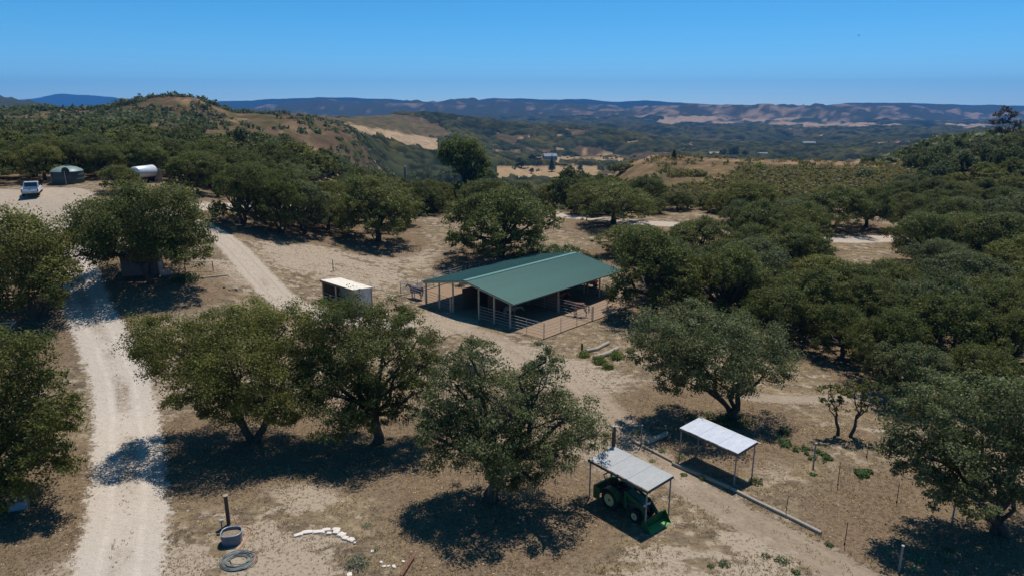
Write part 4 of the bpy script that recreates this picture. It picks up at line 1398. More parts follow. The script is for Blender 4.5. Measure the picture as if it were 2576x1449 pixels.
# ------------------------------------------------------------------ horses
def horse(label, p, heading, mat, neck='level', blanket=None, scale=1.0):
    h = thing('horse', label, 'horse', p, heading, 'horses in the barn pens')
    h.scale = (scale,) * 3
    V = [(-.15, 0, 1.10, .30, .33), (-.48, 0, 1.16, .29, .31), (-.74, 0, 1.16, .20, .22), (.25, 0, 1.10, .29, .32), (.52, 0, 1.12, .22, .27)]
    E_ = [(0, 1), (1, 2), (0, 3), (3, 4)]
    if neck == 'up':
        nk = [(.74, 0, 1.34, .13, .19), (.95, 0, 1.56, .10, .14), (1.10, 0, 1.68, .09, .11), (1.28, 0, 1.50, .085, .10), (1.44, 0, 1.30, .06, .07)]
    elif neck == 'low':
        nk = [(.80, 0, 1.18, .13, .18), (1.06, 0, 1.16, .10, .14), (1.26, 0, 1.14, .09, .11), (1.42, 0, .95, .08, .10), (1.55, 0, .74, .06, .07)]
    else:
        nk = [(.80, 0, 1.27, .13, .18), (1.05, 0, 1.38, .10, .14), (1.24, 0, 1.42, .09, .11), (1.43, 0, 1.25, .085, .10), (1.58, 0, 1.06, .06, .07)]
    i = 4
    for q in nk:
        V.append(q); E_.append((i, len(V) - 1)); i = len(V) - 1
    for s_ in (-1, 1):
        y_ = s_ * .15
        for root, ch in ((4, [(.46, y_, .84, .10, .11), (.43, y_, .66, .075, .08), (.45, y_, .42, .052, .055), (.43, y_, .16, .036, .04), (.46, y_, .035, .055, .055)]),
                         (2, [(-.66, y_, .92, .14, .17), (-.58, y_, .74, .09, .11), (-.80, y_, .50, .055, .06), (-.75, y_, .17, .038, .042), (-.71, y_, .035, .055, .055)])):
            j = root
            off = .05 * s_
            for q in ch:
                V.append((q[0] + (off if root == 4 else -off), q[1], q[2], q[3], q[4])); E_.append((j, len(V) - 1)); j = len(V) - 1
    me = bpy.data.meshes.new('body')
    me.from_pydata([v[:3] for v in V], E_, [])
    me.materials.append(mat)
    b = link('body', me, h)
    sk = b.modifiers.new('skin', 'SKIN'); sk.use_smooth_shade = True
    if not me.skin_vertices:
        bm = bmesh.new(); bm.from_mesh(me); bm.verts.layers.skin.verify(); bm.to_mesh(me); bm.free()
    for d_, v in zip(me.skin_vertices[0].data, V):
        d_.radius = (v[3], v[4]); d_.use_root = False
    me.skin_vertices[0].data[0].use_root = True
    sb = b.modifiers.new('smooth', 'SUBSURF'); sb.levels = 1; sb.render_levels = 2
    tip = Vector(nk[2][:3])
    for s_ in (-1, 1):
        MB().tube([tip + Vector((-.02, s_ * .05, .06)), tip + Vector((.0, s_ * .07, .20))], [.035, .006], 6).build('ear', mat, h, smooth=True)
    mn = MB()
    c0 = Vector((.55, 0, 1.37)); c2 = tip + Vector((-.03, 0, .08))
    for k in range(7):
        q = c0.lerp(c2, k / 6)
        mn.box(q + Vector((-.03, .03, -.02)), (.14, .07, .20), Matrix.Rotation(random.uniform(-.3, .3), 3, 'Y'))
    mn.build('mane', M['hair'], h, bevel=.02)
    MB().tube([(-.90, 0, 1.18), (-1.0, 0, 1.05), (-1.02, 0, .75), (-1.0, 0, .42)], [.05, .07, .08, .02], 7).build('tail', M['hair'], h, smooth=True)
    if blanket:
        vs = []; fs = []
        xs_ = [-.95, -.85, -.6, -.3, 0, .3, .5, .58]
        n = 13
        for a_, x_ in enumerate(xs_):
            w_ = .375 if abs(x_ + .2) < .6 else .34
            if x_ < -.9: w_ = .24
            top = 1.50 if x_ > -.9 else 1.40
            for k in range(n):
                th = math.pi * (k / (n - 1))
                yy = math.cos(th) * w_
                zz = 1.12 + max(0, math.sin(th)) * (top - 1.12)
                if k in (0, n - 1): zz = .74
                if k in (1, n - 2): zz = .98; yy *= 1.06
                vs.append((x_, yy, zz))
        for a_ in range(len(xs_) - 1):
            for k in range(n - 1):
                fs.append((a_ * n + k, a_ * n + k + 1, (a_ + 1) * n + k + 1, (a_ + 1) * n + k))
        me = bpy.data.meshes.new('blanket'); me.from_pydata(vs, [], fs); me.materials.append(M['blanket'])
        bl = link('blanket', me, h)
        so = bl.modifiers.new('thick', 'SOLIDIFY'); so.thickness = .02
        for f in me.polygons: f.use_smooth = True
        MB().tube([(.56, -.24, 1.0), (.66, 0, .92), (.56, .24, 1.0)], .03, 6).build('chest_strap', M['hair'], h)
    return h


horse('dark horse in a mauve-grey blanket standing in the left pen', G(1047, 751), R(146), M['coat_dark'], 'level', True, 1.04)
horse('bay horse with black legs standing in the sunlit right pen', G(1457, 795), R(154), M['coat_bay'], 'level', None, 1.08)
horse('grey horse standing in shade inside the near right stall', barn_w(10.6, 2.7), BANG + R(60), M['coat_grey'], 'low')
horse('chestnut horse in deep shade inside the far right stall', barn_w(10.9, 10.3), BANG + R(35), M['coat_chestnut'], 'level')

# wheelbarrow and chair near the far barn posts
p = G(1491, 722)
w = thing('garden_cart', 'red garden cart parked by the far right barn posts', 'cart', p, R(20))
tb = MB()
for z0, z1, a0, a1, b0, b1 in ((.42, .82, .40, .62, .28, .42),):
    vs = [(-a0, -b0, z0), (a0, -b0, z0), (a0, b0, z0), (-a0, b0, z0), (-a1, -b1, z1), (a1, -b1, z1), (a1, b1, z1), (-a1, b1, z1)]
    tb._add(vs, [(0, 3, 2, 1), (0, 1, 5, 4), (1, 2, 6, 5), (2, 3, 7, 6), (3, 0, 4, 7)])
    tb._add([(x_ * .95, y_ * .93, z_ + .02) for x_, y_, z_ in vs], [(0, 1, 2, 3), (0, 4, 5, 1), (1, 5, 6, 2), (2, 6, 7, 3), (3, 7, 4, 0)])
tb.build('tray', M['red_paint'], w)
rm_ = MB().tube([(-.62, -.42, .83), (.62, -.42, .83), (.62, .42, .83), (-.62, .42, .83), (-.62, -.42, .83)], .022, 6).build('rim', M['shed_white'], w)
for s_ in (-1, 1):
    MB().lathe([(.0, -.04), (.2, -.04), (.22, 0), (.2, .04), (0, .04)], 'y', 14, (.35, s_ * .3, .22)).build('wheel', M['rubber'], w)
    MB().tube([(.3, s_ * .3, .3), (-.5, s_ * .28, .45), (-1.05, s_ * .26, .7)], .02, 6).build('handle', M['dark_metal'], w)
    MB().tube([(-.35, s_ * .28, .45), (-.42, s_ * .28, 0)], .02, 6).build('leg', M['dark_metal'], w)
p = G(1473, 727)
w = thing('chair', 'dark green armchair standing in the barn shade', 'chair', p, R(200))
MB().box((0, 0, .43), (.5, .5, .05)).build('seat', M['hood_grey'], w, bevel=.01)
MB().box((-.26, 0, .75), (.05, .48, .6), Matrix.Rotation(-.2, 3, 'Y')).build('backrest', M['hood_grey'], w, bevel=.01)
for a_ in (-.22, .22):
    for b_ in (-.22, .22):
        MB().tube([(a_, b_, 0), (a_, b_, .42)], .02, 6).build('leg', M['hood_grey'], w)
    MB().box((0, a_ * 1.1, .64), (.5, .05, .03)).build('armrest', M['hood_grey'], w)


# ------------------------------------------------------------------ shelters
def shelter(label, cx, cy, ang, L_, W_, hn, hf, mat, npan, trimm, gr=None):
    t = thing('carport', label, 'shelter', on(cx, cy), ang, 'small metal shelters by the dirt track')
    tilt = math.atan2(hf - hn, W_)
    pw = L_ / npan
    pr_ = []
    nr_ = 9
    for k in range(nr_):
        y_ = k * pw / nr_
        pr_ += [(y_, 0), (y_ + pw / nr_ * .35, .024), (y_ + pw / nr_ * .65, .024)]
    pr_.append((pw + .01, 0))
    me = panel_mesh('roof_panel', math.hypot(W_, hf - hn), pr_, mat, .008)
    for k in range(npan):
        o = link('roof_panel', me, t, (-L_ / 2 + (k + 1) * pw, -W_ / 2, hn + .02 + (k % 2) * .018))
        o.rotation_euler = (0, -tilt, math.pi / 2)
        # local x runs from the near eave to the far one, local y back along the length
    MB().box((0, -W_ / 2 - .01, hn - .075), (L_ + .02, .05, .13)).build('fascia', trimm, t)
    MB().box((0, W_ / 2 + .01, hf - .075), (L_ + .02, .05, .13)).build('fascia', trimm, t)
    for s_ in (-1, 1):
        MB().beam((s_ * (L_ / 2 - .02), -W_ / 2 + .03, hn - .075), (s_ * (L_ / 2 - .02), W_ / 2 - .03, hf - .075), .045, .12).build('rafter', trimm, t)
        for y_, h_ in ((-W_ / 2 + .06, hn), (W_ / 2 - .06, hf)):
            MB().box((s_ * (L_ / 2 - .12), y_, h_ / 2 - .16), (.06, .06, h_ + .1)).build('post', M['grey_post'], t)
    MB().beam((0, -W_ / 2 + .03, hn - .075), (0, W_ / 2 - .03, hf - .075), .045, .1).build('rafter', trimm, t)
    return t


AA = R(-50.8)
shelter('grey corrugated shelter roof standing over the green tractor', 6.6, 34.4, AA, 4.4, 2.1, 2.46, 2.58, M['zinc'], 6, M['dark_metal'])
shB = shelter('empty shelter with shiny white corrugated roof beyond the dirt track', 12.8, 38.75, R(-52), 4.3, 2.0, 2.2, 2.34, M['white_metal'], 6, M['dark_metal'])
MB().tube([(-2.2, 1.04, 2.36), (2.34, 1.04, 2.30)], .045, 8).build('gutter_pipe', M['shed_roof'], shB)

# ------------------------------------------------------------------ tractor
TH = math.atan2(-.776, .63)
tr_ = thing('tractor', 'green tractor with front loader bucket parked under the grey shelter', 'tractor', on(6.08, 34.72), TH)


def wheel(par, x, y, r_, wdt, rimr, s_):
    z = r_
    w = link('wheel', None, par, (x, y, z))
    MB().lathe([(rimr, -wdt / 2), (r_ * .93, -wdt / 2), (r_, -wdt * .32), (r_, wdt * .32), (r_ * .93, wdt / 2), (rimr, wdt / 2), (rimr, -wdt / 2)], 'y', 28).build('tyre', M['rubber'], w)
    lug = MB()
    for k in range(18):
        a_ = 2 * math.pi * k / 18
        for q in (-1, 1):
            rot = Matrix.Rotation(-a_ - (q * .0), 3, 'Y') @ Matrix.Rotation(q * .6, 3, 'X')
            lug.box((math.cos(a_ + q * .09) * r_ * .99, q * wdt * .24, math.sin(a_ + q * .09) * r_ * .99), (.05, wdt * .42, .05), Matrix.Rotation(-a_, 3, 'Y') @ Matrix.Rotation(q * .7, 3, 'X'))
    lug.build('tread', M['rubber'], w)
    MB().lathe([(rimr * .98, s_ * wdt * .46), (rimr * .92, s_ * wdt * .40), (rimr * .78, s_ * wdt * .22), (rimr * .45, s_ * wdt * .26), (rimr * .2, s_ * wdt * .38), (.0, s_ * wdt * .38)], 'y', 24).build('rim', M['rim_yellow'], w, smooth=True)
    MB().lathe([(rimr * .2, s_ * wdt * .38), (rimr * .18, s_ * wdt * .5), (0, s_ * wdt * .5)], 'y', 10).build('hub', M['dark_metal'], w)
    return w


for s_ in (-1, 1):
    wheel(tr_, 0, s_ * .62, .60, .34, .36, s_)
    wheel(tr_, 1.75, s_ * .55, .37, .22, .21, s_)
    fe = []
    for k in range(8):
        a_ = R(18 + k * 21)
        fe.append((math.cos(a_) * .70, .60 + math.sin(a_) * .70))
    fe2 = [(x_ * .95, .60 + (z_ - .60) * .95) for x_, z_ in fe][::-1]
    MB().prism(fe + fe2, s_ * .42, s_ * .82).build('fender', M['tractor_green'], tr_)
MB().prism([(-.45, .38), (-.5, .75), (-.3, .95), (.55, .92), (.75, .7), (1.9, .62), (1.95, .42), (.8, .34)], -.26, .26).build('chassis', M['dark_metal'], tr_, bevel=.02)
MB().prism([(.72, .72), (.70, 1.26), (.85, 1.34), (1.55, 1.24), (2.02, 1.10), (2.10, .95), (2.08, .62), (1.9, .60)], -.30, .30).build('hood', M['hood_grey'], tr_, bevel=.05)
MB().box((2.085, 0, .80), (.03, .44, .34)).build('grille', M['black'], tr_)
for s_ in (-1, 1):
    MB().lathe([(0, 0), (.07, 0), (.075, -.05)], 'x', 12, (2.10, s_ * .2, 1.0)).build('headlight', M['white_metal'], tr_)
    MB().box((1.25, s_ * .304, 1.08), (.7, .008, .035), Matrix.Rotation(.12, 3, 'Y')).build('side_stripe', M['rim_yellow'], tr_)
MB().prism([(2.05, 1.055), (2.085, 1.0), (2.105, 1.0), (2.07, 1.07)], -.30, .30).build('nose_trim', M['shed_roof'], tr_)
MB().prism([(.45, .7), (.5, 1.3), (.62, 1.42), (.74, 1.34), (.74, .7)], -.25, .25).build('dashboard', M['black'], tr_, bevel=.02)
MB().tube([(.55, 0, 1.36), (.42, 0, 1.50)], .025, 8).build('steering_column', M['black'], tr_)
st = MB()
c_ = Vector((.40, 0, 1.52)); ax = Vector((-.65, 0, .75)).normalized(); b1 = Vector((0, 1, 0)); b2 = ax.cross(b1)
st.tube([c_ + (b1 * math.cos(2 * math.pi * k / 16) + b2 * math.sin(2 * math.pi * k / 16)) * .19 for k in range(17)], .016, 6, cap=False)
st.tube([c_ - b1 * .18, c_ + b1 * .18], .014, 6)
st.build('steering_wheel', M['black'], tr_)
MB().box((-.12, 0, 1.04), (.46, .46, .12)).build('seat', M['black'], tr_, bevel=.03)
MB().box((-.36, 0, 1.30), (.12, .46, .46), Matrix.Rotation(-.15, 3, 'Y')).build('seat_back', M['black'], tr_, bevel=.04)
MB().tube([(-.55, -.5, .8), (-.58, -.5, 1.55), (-.75, -.48, 1.75), (-.75, .48, 1.75), (-.58, .5, 1.55), (-.55, .5, .8)], .035, 8).build('roll_bar', M['black'], tr_)
MB().tube([(1.5, .2, 1.2), (1.5, .2, 1.75)], .03, 8).build('exhaust', M['black'], tr_)
for s_ in (-1, 1):
    y_ = s_ * .42
    MB().prism([(.86, .45), (.80, 1.38), (.95, 1.42), (1.08, .45)], y_ - .05, y_ + .05).build('loader_mast', M['tractor_green'], tr_)
    MB().prism([(.84, 1.30), (.90, 1.44), (1.95, 1.12), (2.18, .98), (2.62, .34), (2.50, .26), (2.05, .86), (1.85, .98)], y_ - .045, y_ + .045).build('loader_arm', M['tractor_green'], tr_, bevel=.01)
    MB().tube([(1.0, y_, .72), (1.75, y_, 1.0)], .035, 8).build('lift_cylinder', M['dark_metal'], tr_)
    MB().tube([(1.9, y_, 1.2), (2.55, y_, .62)], .03, 8).build('tilt_cylinder', M['dark_metal'], tr_)
bk = link('bucket', None, tr_)
bo = [(2.52, .06), (2.50, .34), (2.56, .62), (2.66, .66)]
MB().prism([(2.52, .06), (2.50, .34), (2.56, .62), (2.68, .66), (2.68, .63), (2.59, .59), (2.54, .34), (2.56, .11), (2.62, .09)], -.84, .84).build('bucket_back', M['tractor_green'], bk)
MB().prism([(2.52, .06), (2.60, .02), (3.12, .02), (3.12, .045), (2.62, .10)], -.84, .84).build('bucket_floor', M['tractor_lip'], bk)
for s_ in (-1, 1):
    MB().prism([(2.52, .05), (2.50, .34), (2.56, .63), (2.70, .67), (3.08, .10), (3.10, .03)], s_ * .84, s_ * .862).build('bucket_side', M['tractor_green'], bk)
bl = link('rear_blade', None, tr_)
MB().prism([(-1.20, .25), (-1.12, .30), (-1.08, .60), (-1.14, .98), (-1.20, 1.0), (-1.16, .6)], -.80, .80).build('moldboard', M['tractor_green'], bl)
MB().box((-1.14, 0, 1.0), (.10, 1.62, .05)).build('top_edge', M['tractor_lip'], bl)
for s_ in (-1, 1):
    MB().box((-.95, s_ * .80, .62), (.5, .03, .75)).build('side_plate', M['tractor_green'], bl)
    MB().tube([(-.45, s_ * .3, .5), (-1.1, s_ * .4, .45)], .03, 6).build('lift_link', M['dark_metal'], bl)
MB().tube([(-.5, 0, .9), (-1.12, 0, .85)], .035, 6).build('top_link', M['dark_metal'], bl)

# ------------------------------------------------------------------ white open shed and grey shed
ws = thing('animal_shelter', 'small white shed with flat pale roof and open dark front', 'shed', on(-18.1, 72.1, 0), R(-43))
L_, W_, h1, h2 = 5.9, 2.3, 2.55, 2.35
MB().prism([(-W_ / 2 - .14, h1), (W_ / 2 + .14, h2), (W_ / 2 + .14, h2 + .10), (-W_ / 2 - .14, h1 + .10)], -L_ / 2 - .16, L_ / 2 + .16, 'yz').build('roof', M['shed_roof'], ws)
MB().box((0, -W_ / 2 - .165, h1 + .0), (L_ + .34, .04, .24)).build('fascia', M['dark_metal'], ws)
for k in range(9):
    MB().box((-L_ / 2 + .33 + k * .655, W_ / 2, h2 / 2), (.64, .03, h2)).build('back_board', M['shed_white'], ws)
for k in range(2):
    MB().prism([(-W_ / 2 + .08 + k * 1.12, -.1), (-W_ / 2 + 1.16 + k * 1.06, -.1), (-W_ / 2 + 1.16 + k * 1.06, h1 - .1 - k * .08), (-W_ / 2 + .08 + k * 1.12, h1 - .02 - k * .08)], L_ / 2, L_ / 2 + .03, 'yz').build('side_panel', M['shed_white'], ws)
MB().box((-L_ / 2, 0, 1.15), (.03, W_, 2.3)).build('side_wall', M['stall'], ws)
for x_ in (-L_ / 2 + .05, -.3, L_ / 2 - .05):
    MB().box((x_, -W_ / 2, h1 / 2 - .1), (.12, .12, h1 + .1)).build('post', M['cream'], ws)
MB().box((L_ / 2 + .02, W_ / 2 + .02, 1.1), (.1, .1, 2.3)).build('post', M['cream'], ws)
for z_ in (.5, .9, 1.3):
    MB().tube([(-L_ / 2, -W_ / 2 - .1, z_), (L_ / 2, -W_ / 2 - .1, z_)], .026, 6).build('rail', M['pipe'], ws)
p = G(361, 686)
gs = thing('storage_shed', 'grey panel shed in the shade of the big round oak', 'shed', p, R(14))
for k in range(4):
    MB().box((-1.35 + k * .9, -1.1, 1.1), (.885, .04, 2.3)).build('wall_panel', M['shed_grey'], gs)
MB().box((-1.79, 0, 1.1), (.04, 2.2, 2.3)).build('side_wall', M['dark_metal'], gs)
MB().box((1.79, 0, 1.1), (.04, 2.2, 2.3)).build('side_wall', M['shed_grey'], gs)
MB().box((0, 1.1, 1.1), (3.6, .04, 2.3)).build('back_wall', M['shed_grey'], gs)
MB().prism([(-1.3, 2.25), (1.3, 2.45), (1.3, 2.52), (-1.3, 2.32)], -1.95, 1.95, 'yz').build('roof', M['shed_grey'], gs)
MB().box((2.5, -1.2, .12), (1.1, .5, .3)).build('step', M['concrete'], gs)


# ------------------------------------------------------------------ posts, rails, logs
def lying(name, label, cat, pts, r_, mat, group=None, sides=10, dz=None):
    P = [G(*q) for q in pts]
    base = P[0].copy()
    t = thing(name, label, cat, base, 0, group)
    rs = r_ if isinstance(r_, list) else [r_] * len(P)
    Q = []
    for a_, b_, ra, rb in zip(P[:-1], P[1:], rs[:-1], rs[1:]):
        n = max(1, int((b_ - a_).length / .8))
        for k in range(n):
            q = a_.lerp(b_, k / n); rr = ra + (rb - ra) * k / n
            q.z = float(zg(q.x, q.y)) + rr * .75
            Q.append((q - base, rr))
    q = P[-1].copy(); q.z += rs[-1] * .75
    Q.append((q - base, rs[-1]))
    MB().tube([a_ for a_, _ in Q], [b_ * random.uniform(.95, 1.06) for _, b_ in Q], sides).build('trunk' if 'log' in name else 'shaft', mat, t, smooth=False)
    for a_, rr in (Q[0], Q[-1]):
        d_ = (Q[1][0] - Q[0][0]).normalized() if a_ is Q[0][0] else (Q[-1][0] - Q[-2][0]).normalized()
        s_ = -1 if a_ is Q[0][0] else 1
        MB().tube([a_ + d_ * s_ * .001, a_ + d_ * s_ * .012], rr * .9, sides).build('cut_end', M['wood'] if mat is not M['rust'] else mat, t)
    return t


lying('log', 'thick bleached log lying askew in the dry grass behind the shelters', 'log', [(1625, 1118), (1677, 1095)], .19, M['wood_pale'])
lying('log', 'short bleached log end beside the grey pipe post', 'log', [(1593, 1111), (1610, 1121)], .12, M['wood_pale'])
lying('log', 'half-buried pole running from pipe post to the white shelter', 'log', [(1617, 1124), (1693, 1163)], .09, M['wood'])
lying('log', 'pole edging the track in the white shelter shade', 'log', [(1692, 1168), (1836, 1230)], .13, M['wood'])
lying('log', 'long bleached pole lying along the dirt track beyond the white shelter', 'log', [(1839, 1231), (1900, 1262), (2000, 1310), (2065, 1343)], .11, M['wood_pale'])
lying('log', 'bent bleached log lying by the short post near the corral corner', 'log', [(1475, 886), (1499, 881.5), (1531, 865)], .17, M['wood_pale'])
cv = lying('drain_pipe', 'grey drain pipe lying between green shrubs near the corral', 'pipe', [(1494, 904), (1533, 892), (1553, 880)], .21, M['wood_pale'])
lying('ground_pole', 'pale straight pole lying on sand near the hitching rail', 'pole', [(510, 700), (573, 693.6)], .09, M['wood_pale'])
p1, p2 = G(1040, 1405), G(1009, 1454)
t = thing('steel_girder', 'rusty steel girder lying at the bottom edge', 'girder', p1)
d_ = (p2 - p1)
MB().beam((0, 0, .16), d_ + Vector((0, 0, .16)), .16, .03).beam((0, 0, .05), d_ + Vector((0, 0, .05)), .16, .03).beam((0, 0, .105), d_ + Vector((0, 0, .105)), .025, .1).build('web', M['rust'], t)


def post(name, label, uv, h_, r_, mat, cap=None, group=None, square=False, lean=(0, 0)):
    t = thing(name, label, 'post', G(*uv), 0, group)
    if square:
        MB().box((0, 0, h_ / 2 - .15), (r_ * 2, r_ * 2, h_ + .3)).build('shaft', mat, t, bevel=.015)
    else:
        MB().tube([(0, 0, -.3), (lean[0] * .5, lean[1] * .5, h_ * .5), (lean[0], lean[1], h_)], [r_, r_ * .98, r_ * .95], 10).build('shaft', mat, t)
    if cap:
        MB().lathe([(0, .0), (r_ * 1.35, .0), (r_ * 1.35, .03), (0, .05)], 'z', 12, (lean[0], lean[1], h_ + .002)).build('cap', cap, t)
    return t


tp = post('wooden_post', 'tall dark wooden post with a pale crosspiece behind the tractor shelter', (1539, 1219), 3.75, .10, M['wood_dark'], square=True)
MB().box((-.02, 0, 3.84), (.42, .16, .06)).build('crosspiece', M['concrete'], tp)
hp = post('wooden_post', 'brown wooden hydrant post beside the blue-grey stock tub', (575.6, 1318), 1.75, .105, M['wood_dark'], M['wood'])
MB().tube([(.10, -.03, .02), (.13, -.05, .55), (.22, -.06, .62)], .022, 8).build('tap', M['pipe'], hp)
post('wooden_post', 'short dark stub post by the bent log near the corral', (1464, 883), .75, .10, M['wood_dark'])
post('pipe_post', 'grey pipe post standing at the pole ends behind the shelters', (1612.5, 1121), 1.5, .045, M['grey_post'], M['pipe'])
post('pipe_post', 'capped grey pipe post at the lower right beside the dirt track', (2261, 1437.5), 1.45, .055, M['grey_post'], M['pipe'])
post('pipe_post', 'grey pipe post below the ivy patches right of the white shelter', (2046, 1169), 1.5, .05, M['grey_post'], M['pipe'])
post('pipe_post', 'grey pipe post under the sprawling oak limb at lower right', (2394.5, 1313), 1.45, .05, M['grey_post'], M['pipe'])
post('pipe_post', 'lone grey pipe post in the field above the white shed', (838.5, 683), 1.5, .06, M['grey_post'])


def tpost(label, uv, h_):
    t = thing('steel_stake', label, 'stake', G(*uv), 0, 'rusty fence stakes on the right')
    dx, dy = random.uniform(-.04, .06), random.uniform(-.03, .03)
    MB().beam((0, 0, -.2), (dx, dy, h_), .045, .008).beam((0, .012, -.2), (dx, dy + .012, h_), .008, .04).build('bar', M['rust'], t)
    MB().box((0, .01, .05), (.10, .012, .09)).build('anchor_plate', M['rust'], t)
    return t


tpost('rusty fence stake just behind the left end of the white shelter', (1693, 1099), 1.25)
tpost('rusty fence stake behind the right end of the white shelter', (1871.5, 1091), 1.2)
tpost('rusty fence stake in open grass right of the grey pipe post', (2108, 1219.5), 1.5)
tpost('rusty fence stake beside the long bleached pole', (1976, 1294), 1.15)
tpost('rusty fence stake past the end of the long bleached pole', (2124.5, 1369), 1.35)
tpost('rusty fence stake at the edge of the right oak shade', (2256, 1264), 1.25)
tpost('rusty fence stake nearest the lower right corner', (2360.5, 1399), 1.5)
tpost('rusty fence stake beyond the ivy right of the white shelter', (2180, 1150), 1.2)

# hitching rail
pa, pb = G(466.5, 683), G(536.7, 682)
t = thing('hitching_rail', 'dark pipe hitching rail on the sand beside the shed oak', 'rail', pa)
q = pb - pa
MB().tube([(0, 0, -.2), (0, 0, 1.12)], .05, 8).build('post', M['dark_metal'], t)
MB().tube([(q.x, q.y, q.z - .2), (q.x, q.y, q.z + 1.12)], .05, 8).build('post', M['dark_metal'], t)
MB().tube([(-.05, 0, 1.12), (q.x + .05, q.y, q.z + 1.12)], .05, 8).build('top_rail', M['pipe'], t)

# wooden corner brace at the left edge
p = G(47.4, 841)
t = thing('fence_corner', 'wooden fence corner post with pole braces at the left edge', 'fence', p)
MB().box((0, 0, .8), (.24, .24, 2.2), Matrix.Rotation(.06, 3, 'Y')).build('corner_post', M['wood_dark'], t, bevel=.02)
MB().tube([(-.1, 0, 1.15), (-1.3, .1, 1.05), (-2.8, .25, 1.1)], .075, 8).build('brace_rail', M['wood_pale'], t)
MB().tube([(.05, -.05, 1.3), (-.75, -1.1, .35)], .075, 8).build('diagonal_brace', M['wood_pale'], t)
MB().tube([(-1.0, -1.3, -.2), (-1.0, -1.3, 1.3)], .08, 8).build('brace_post', M['wood'], t)
for k in range(6):
    MB().tube([(-.02, -.06, .2 + k * .18), (-1.0, -1.34, .15 + k * .18), (-1.9, -2.5, .1 + k * .18)], .007, 4).build('wire', M['pipe'], t)
    MB().tube([(-.1, .06, .2 + k * .17), (-2.9, .3, .2 + k * .17)], .007, 4).build('wire', M['pipe'], t)

# ------------------------------------------------------------------ stock tub, hoses, valve box, stones
def ring(r_, n=36, e=.72, ax=1.0, ay=.92):
    out = []
    for k in range(n):
        a_ = 2 * math.pi * k / n
        c_, s_ = math.cos(a_), math.sin(a_)
        out.append((math.copysign(abs(c_) ** e, c_) * r_ * ax, math.copysign(abs(s_) ** e, s_) * r_ * ay))
    return out


p = G(584.5, 1362)
tub = thing('stock_tub', 'blue-grey metal stock tub filled with dry soil', 'tub', p, R(12))


def loft(levels, mat, name, par, smooth=True):
    vs = []; fs = []; n = 36
    for r_, z_ in levels:
        vs += [(x_, y_, z_) for x_, y_ in ring(r_)]
    for i in range(len(levels) - 1):
        for k in range(n):
            k2 = (k + 1) % n
            fs.append((i * n + k, i * n + k2, (i + 1) * n + k2, (i + 1) * n + k))
    m_ = MB(); m_._add(vs, fs)
    return m_.build(name, mat, par, smooth=smooth)


loft([(.47, 0), (.485, .12), (.50, .13), (.50, .17), (.49, .18), (.50, .36), (.512, .37), (.512, .41), (.50, .42), (.51, .6), (.485, .6), (.475, .3)], M['tub_blue'], 'wall', tub, False)
loft([(.50, .59), (.525, .60), (.53, .62), (.51, .635), (.485, .62), (.48, .60)], M['tub_rim'], 'rim', tub)
m_ = MB(); rr = ring(.48)
vs = [(0, 0, .47)] + [(x_ * .5 + random.uniform(-.02, .02), y_ * .5, .46 + random.uniform(-.01, .02)) for x_, y_ in rr] + [(x_, y_, .45) for x_, y_ in rr]
fs = [(0, 1 + k, 1 + (k + 1) % 36) for k in range(36)] + [(1 + k, 37 + k, 37 + (k + 1) % 36, 1 + (k + 1) % 36) for k in range(36)]
m_._add(vs, fs); m_.build('soil', M['soil'], tub, smooth=True)
p = G(559.5, 1337)
t = thing('valve_box', 'small grey valve box on a thin stand behind the stock tub', 'valve box', p)
MB().box((0, 0, .30), (.05, .05, .7)).build('stand', M['dark_metal'], t)
MB().box((.03, 0, .68), (.20, .16, .13), Matrix.Rotation(.3, 3, 'Z')).build('box', M['concrete'], t, bevel=.015)

p = G(600.3, 1411)
t = thing('hose_coil', 'large coil of dark garden hose lying on the ground', 'hose', p)
pts = []
for k in range(15 * 26):
    a_ = 2 * math.pi * k / 26
    lp = k / 26
    r_ = .60 + .17 * math.sin(lp * 2.3) + .06 * math.sin(lp * 5.1)
    pts.append((math.cos(a_) * r_ * 1.12 + .05 * math.sin(lp * 1.7), math.sin(a_) * r_ * 1.0 + .05 * math.cos(lp * 2.9), .02 + .016 * (lp % 5) + .012 * math.sin(a_ * 1.3 + lp)))
MB().tube(pts, .023, 6).build('dark_hose', M['hose_dark'], t, smooth=True)
pts = []
for k in range(int(1.6 * 26)):
    a_ = 2 * math.pi * k / 26 - 1.4
    pts.append((math.cos(a_) * .82 + .02, math.sin(a_) * .72, .03 + .02 * (k > 26)))
MB().tube(pts, .023, 6).build('orange_loop', M['hose_orange'], t, smooth=True)
P = [G(u, v) for u, v in [(582.4, 1322), (596, 1324), (620.7, 1325), (631, 1331), (626, 1347), (612, 1368), (598, 1386), (606, 1396)]]
b0 = P[0]
t = thing('orange_hose', 'orange hose running from the hydrant post to the hose coil', 'hose', b0)
q = [v - b0 + Vector((0, 0, .02)) for v in P]
q[0] = Vector((.1, -.05, .60)); q.insert(1, Vector((.22, -.08, .52)))
MB().tube(q, .016, 6).build('line', M['hose_orange'], t, smooth=True)
p = G(586, 729.6)
t = thing('hose_coil', 'small dark hose coil on the grass below the hitching rail', 'hose', p)
MB().tube([(math.cos(k * .4) * (.42 + .08 * math.sin(k * .13)), math.sin(k * .4) * .4, .03 + .004 * (k % 16)) for k in range(110)], .022, 6).build('loops', M['rubber'], t)
MB().box((-.95, .05, .16), (.2, .2, .34)).build('valve', M['dark_metal'], t)


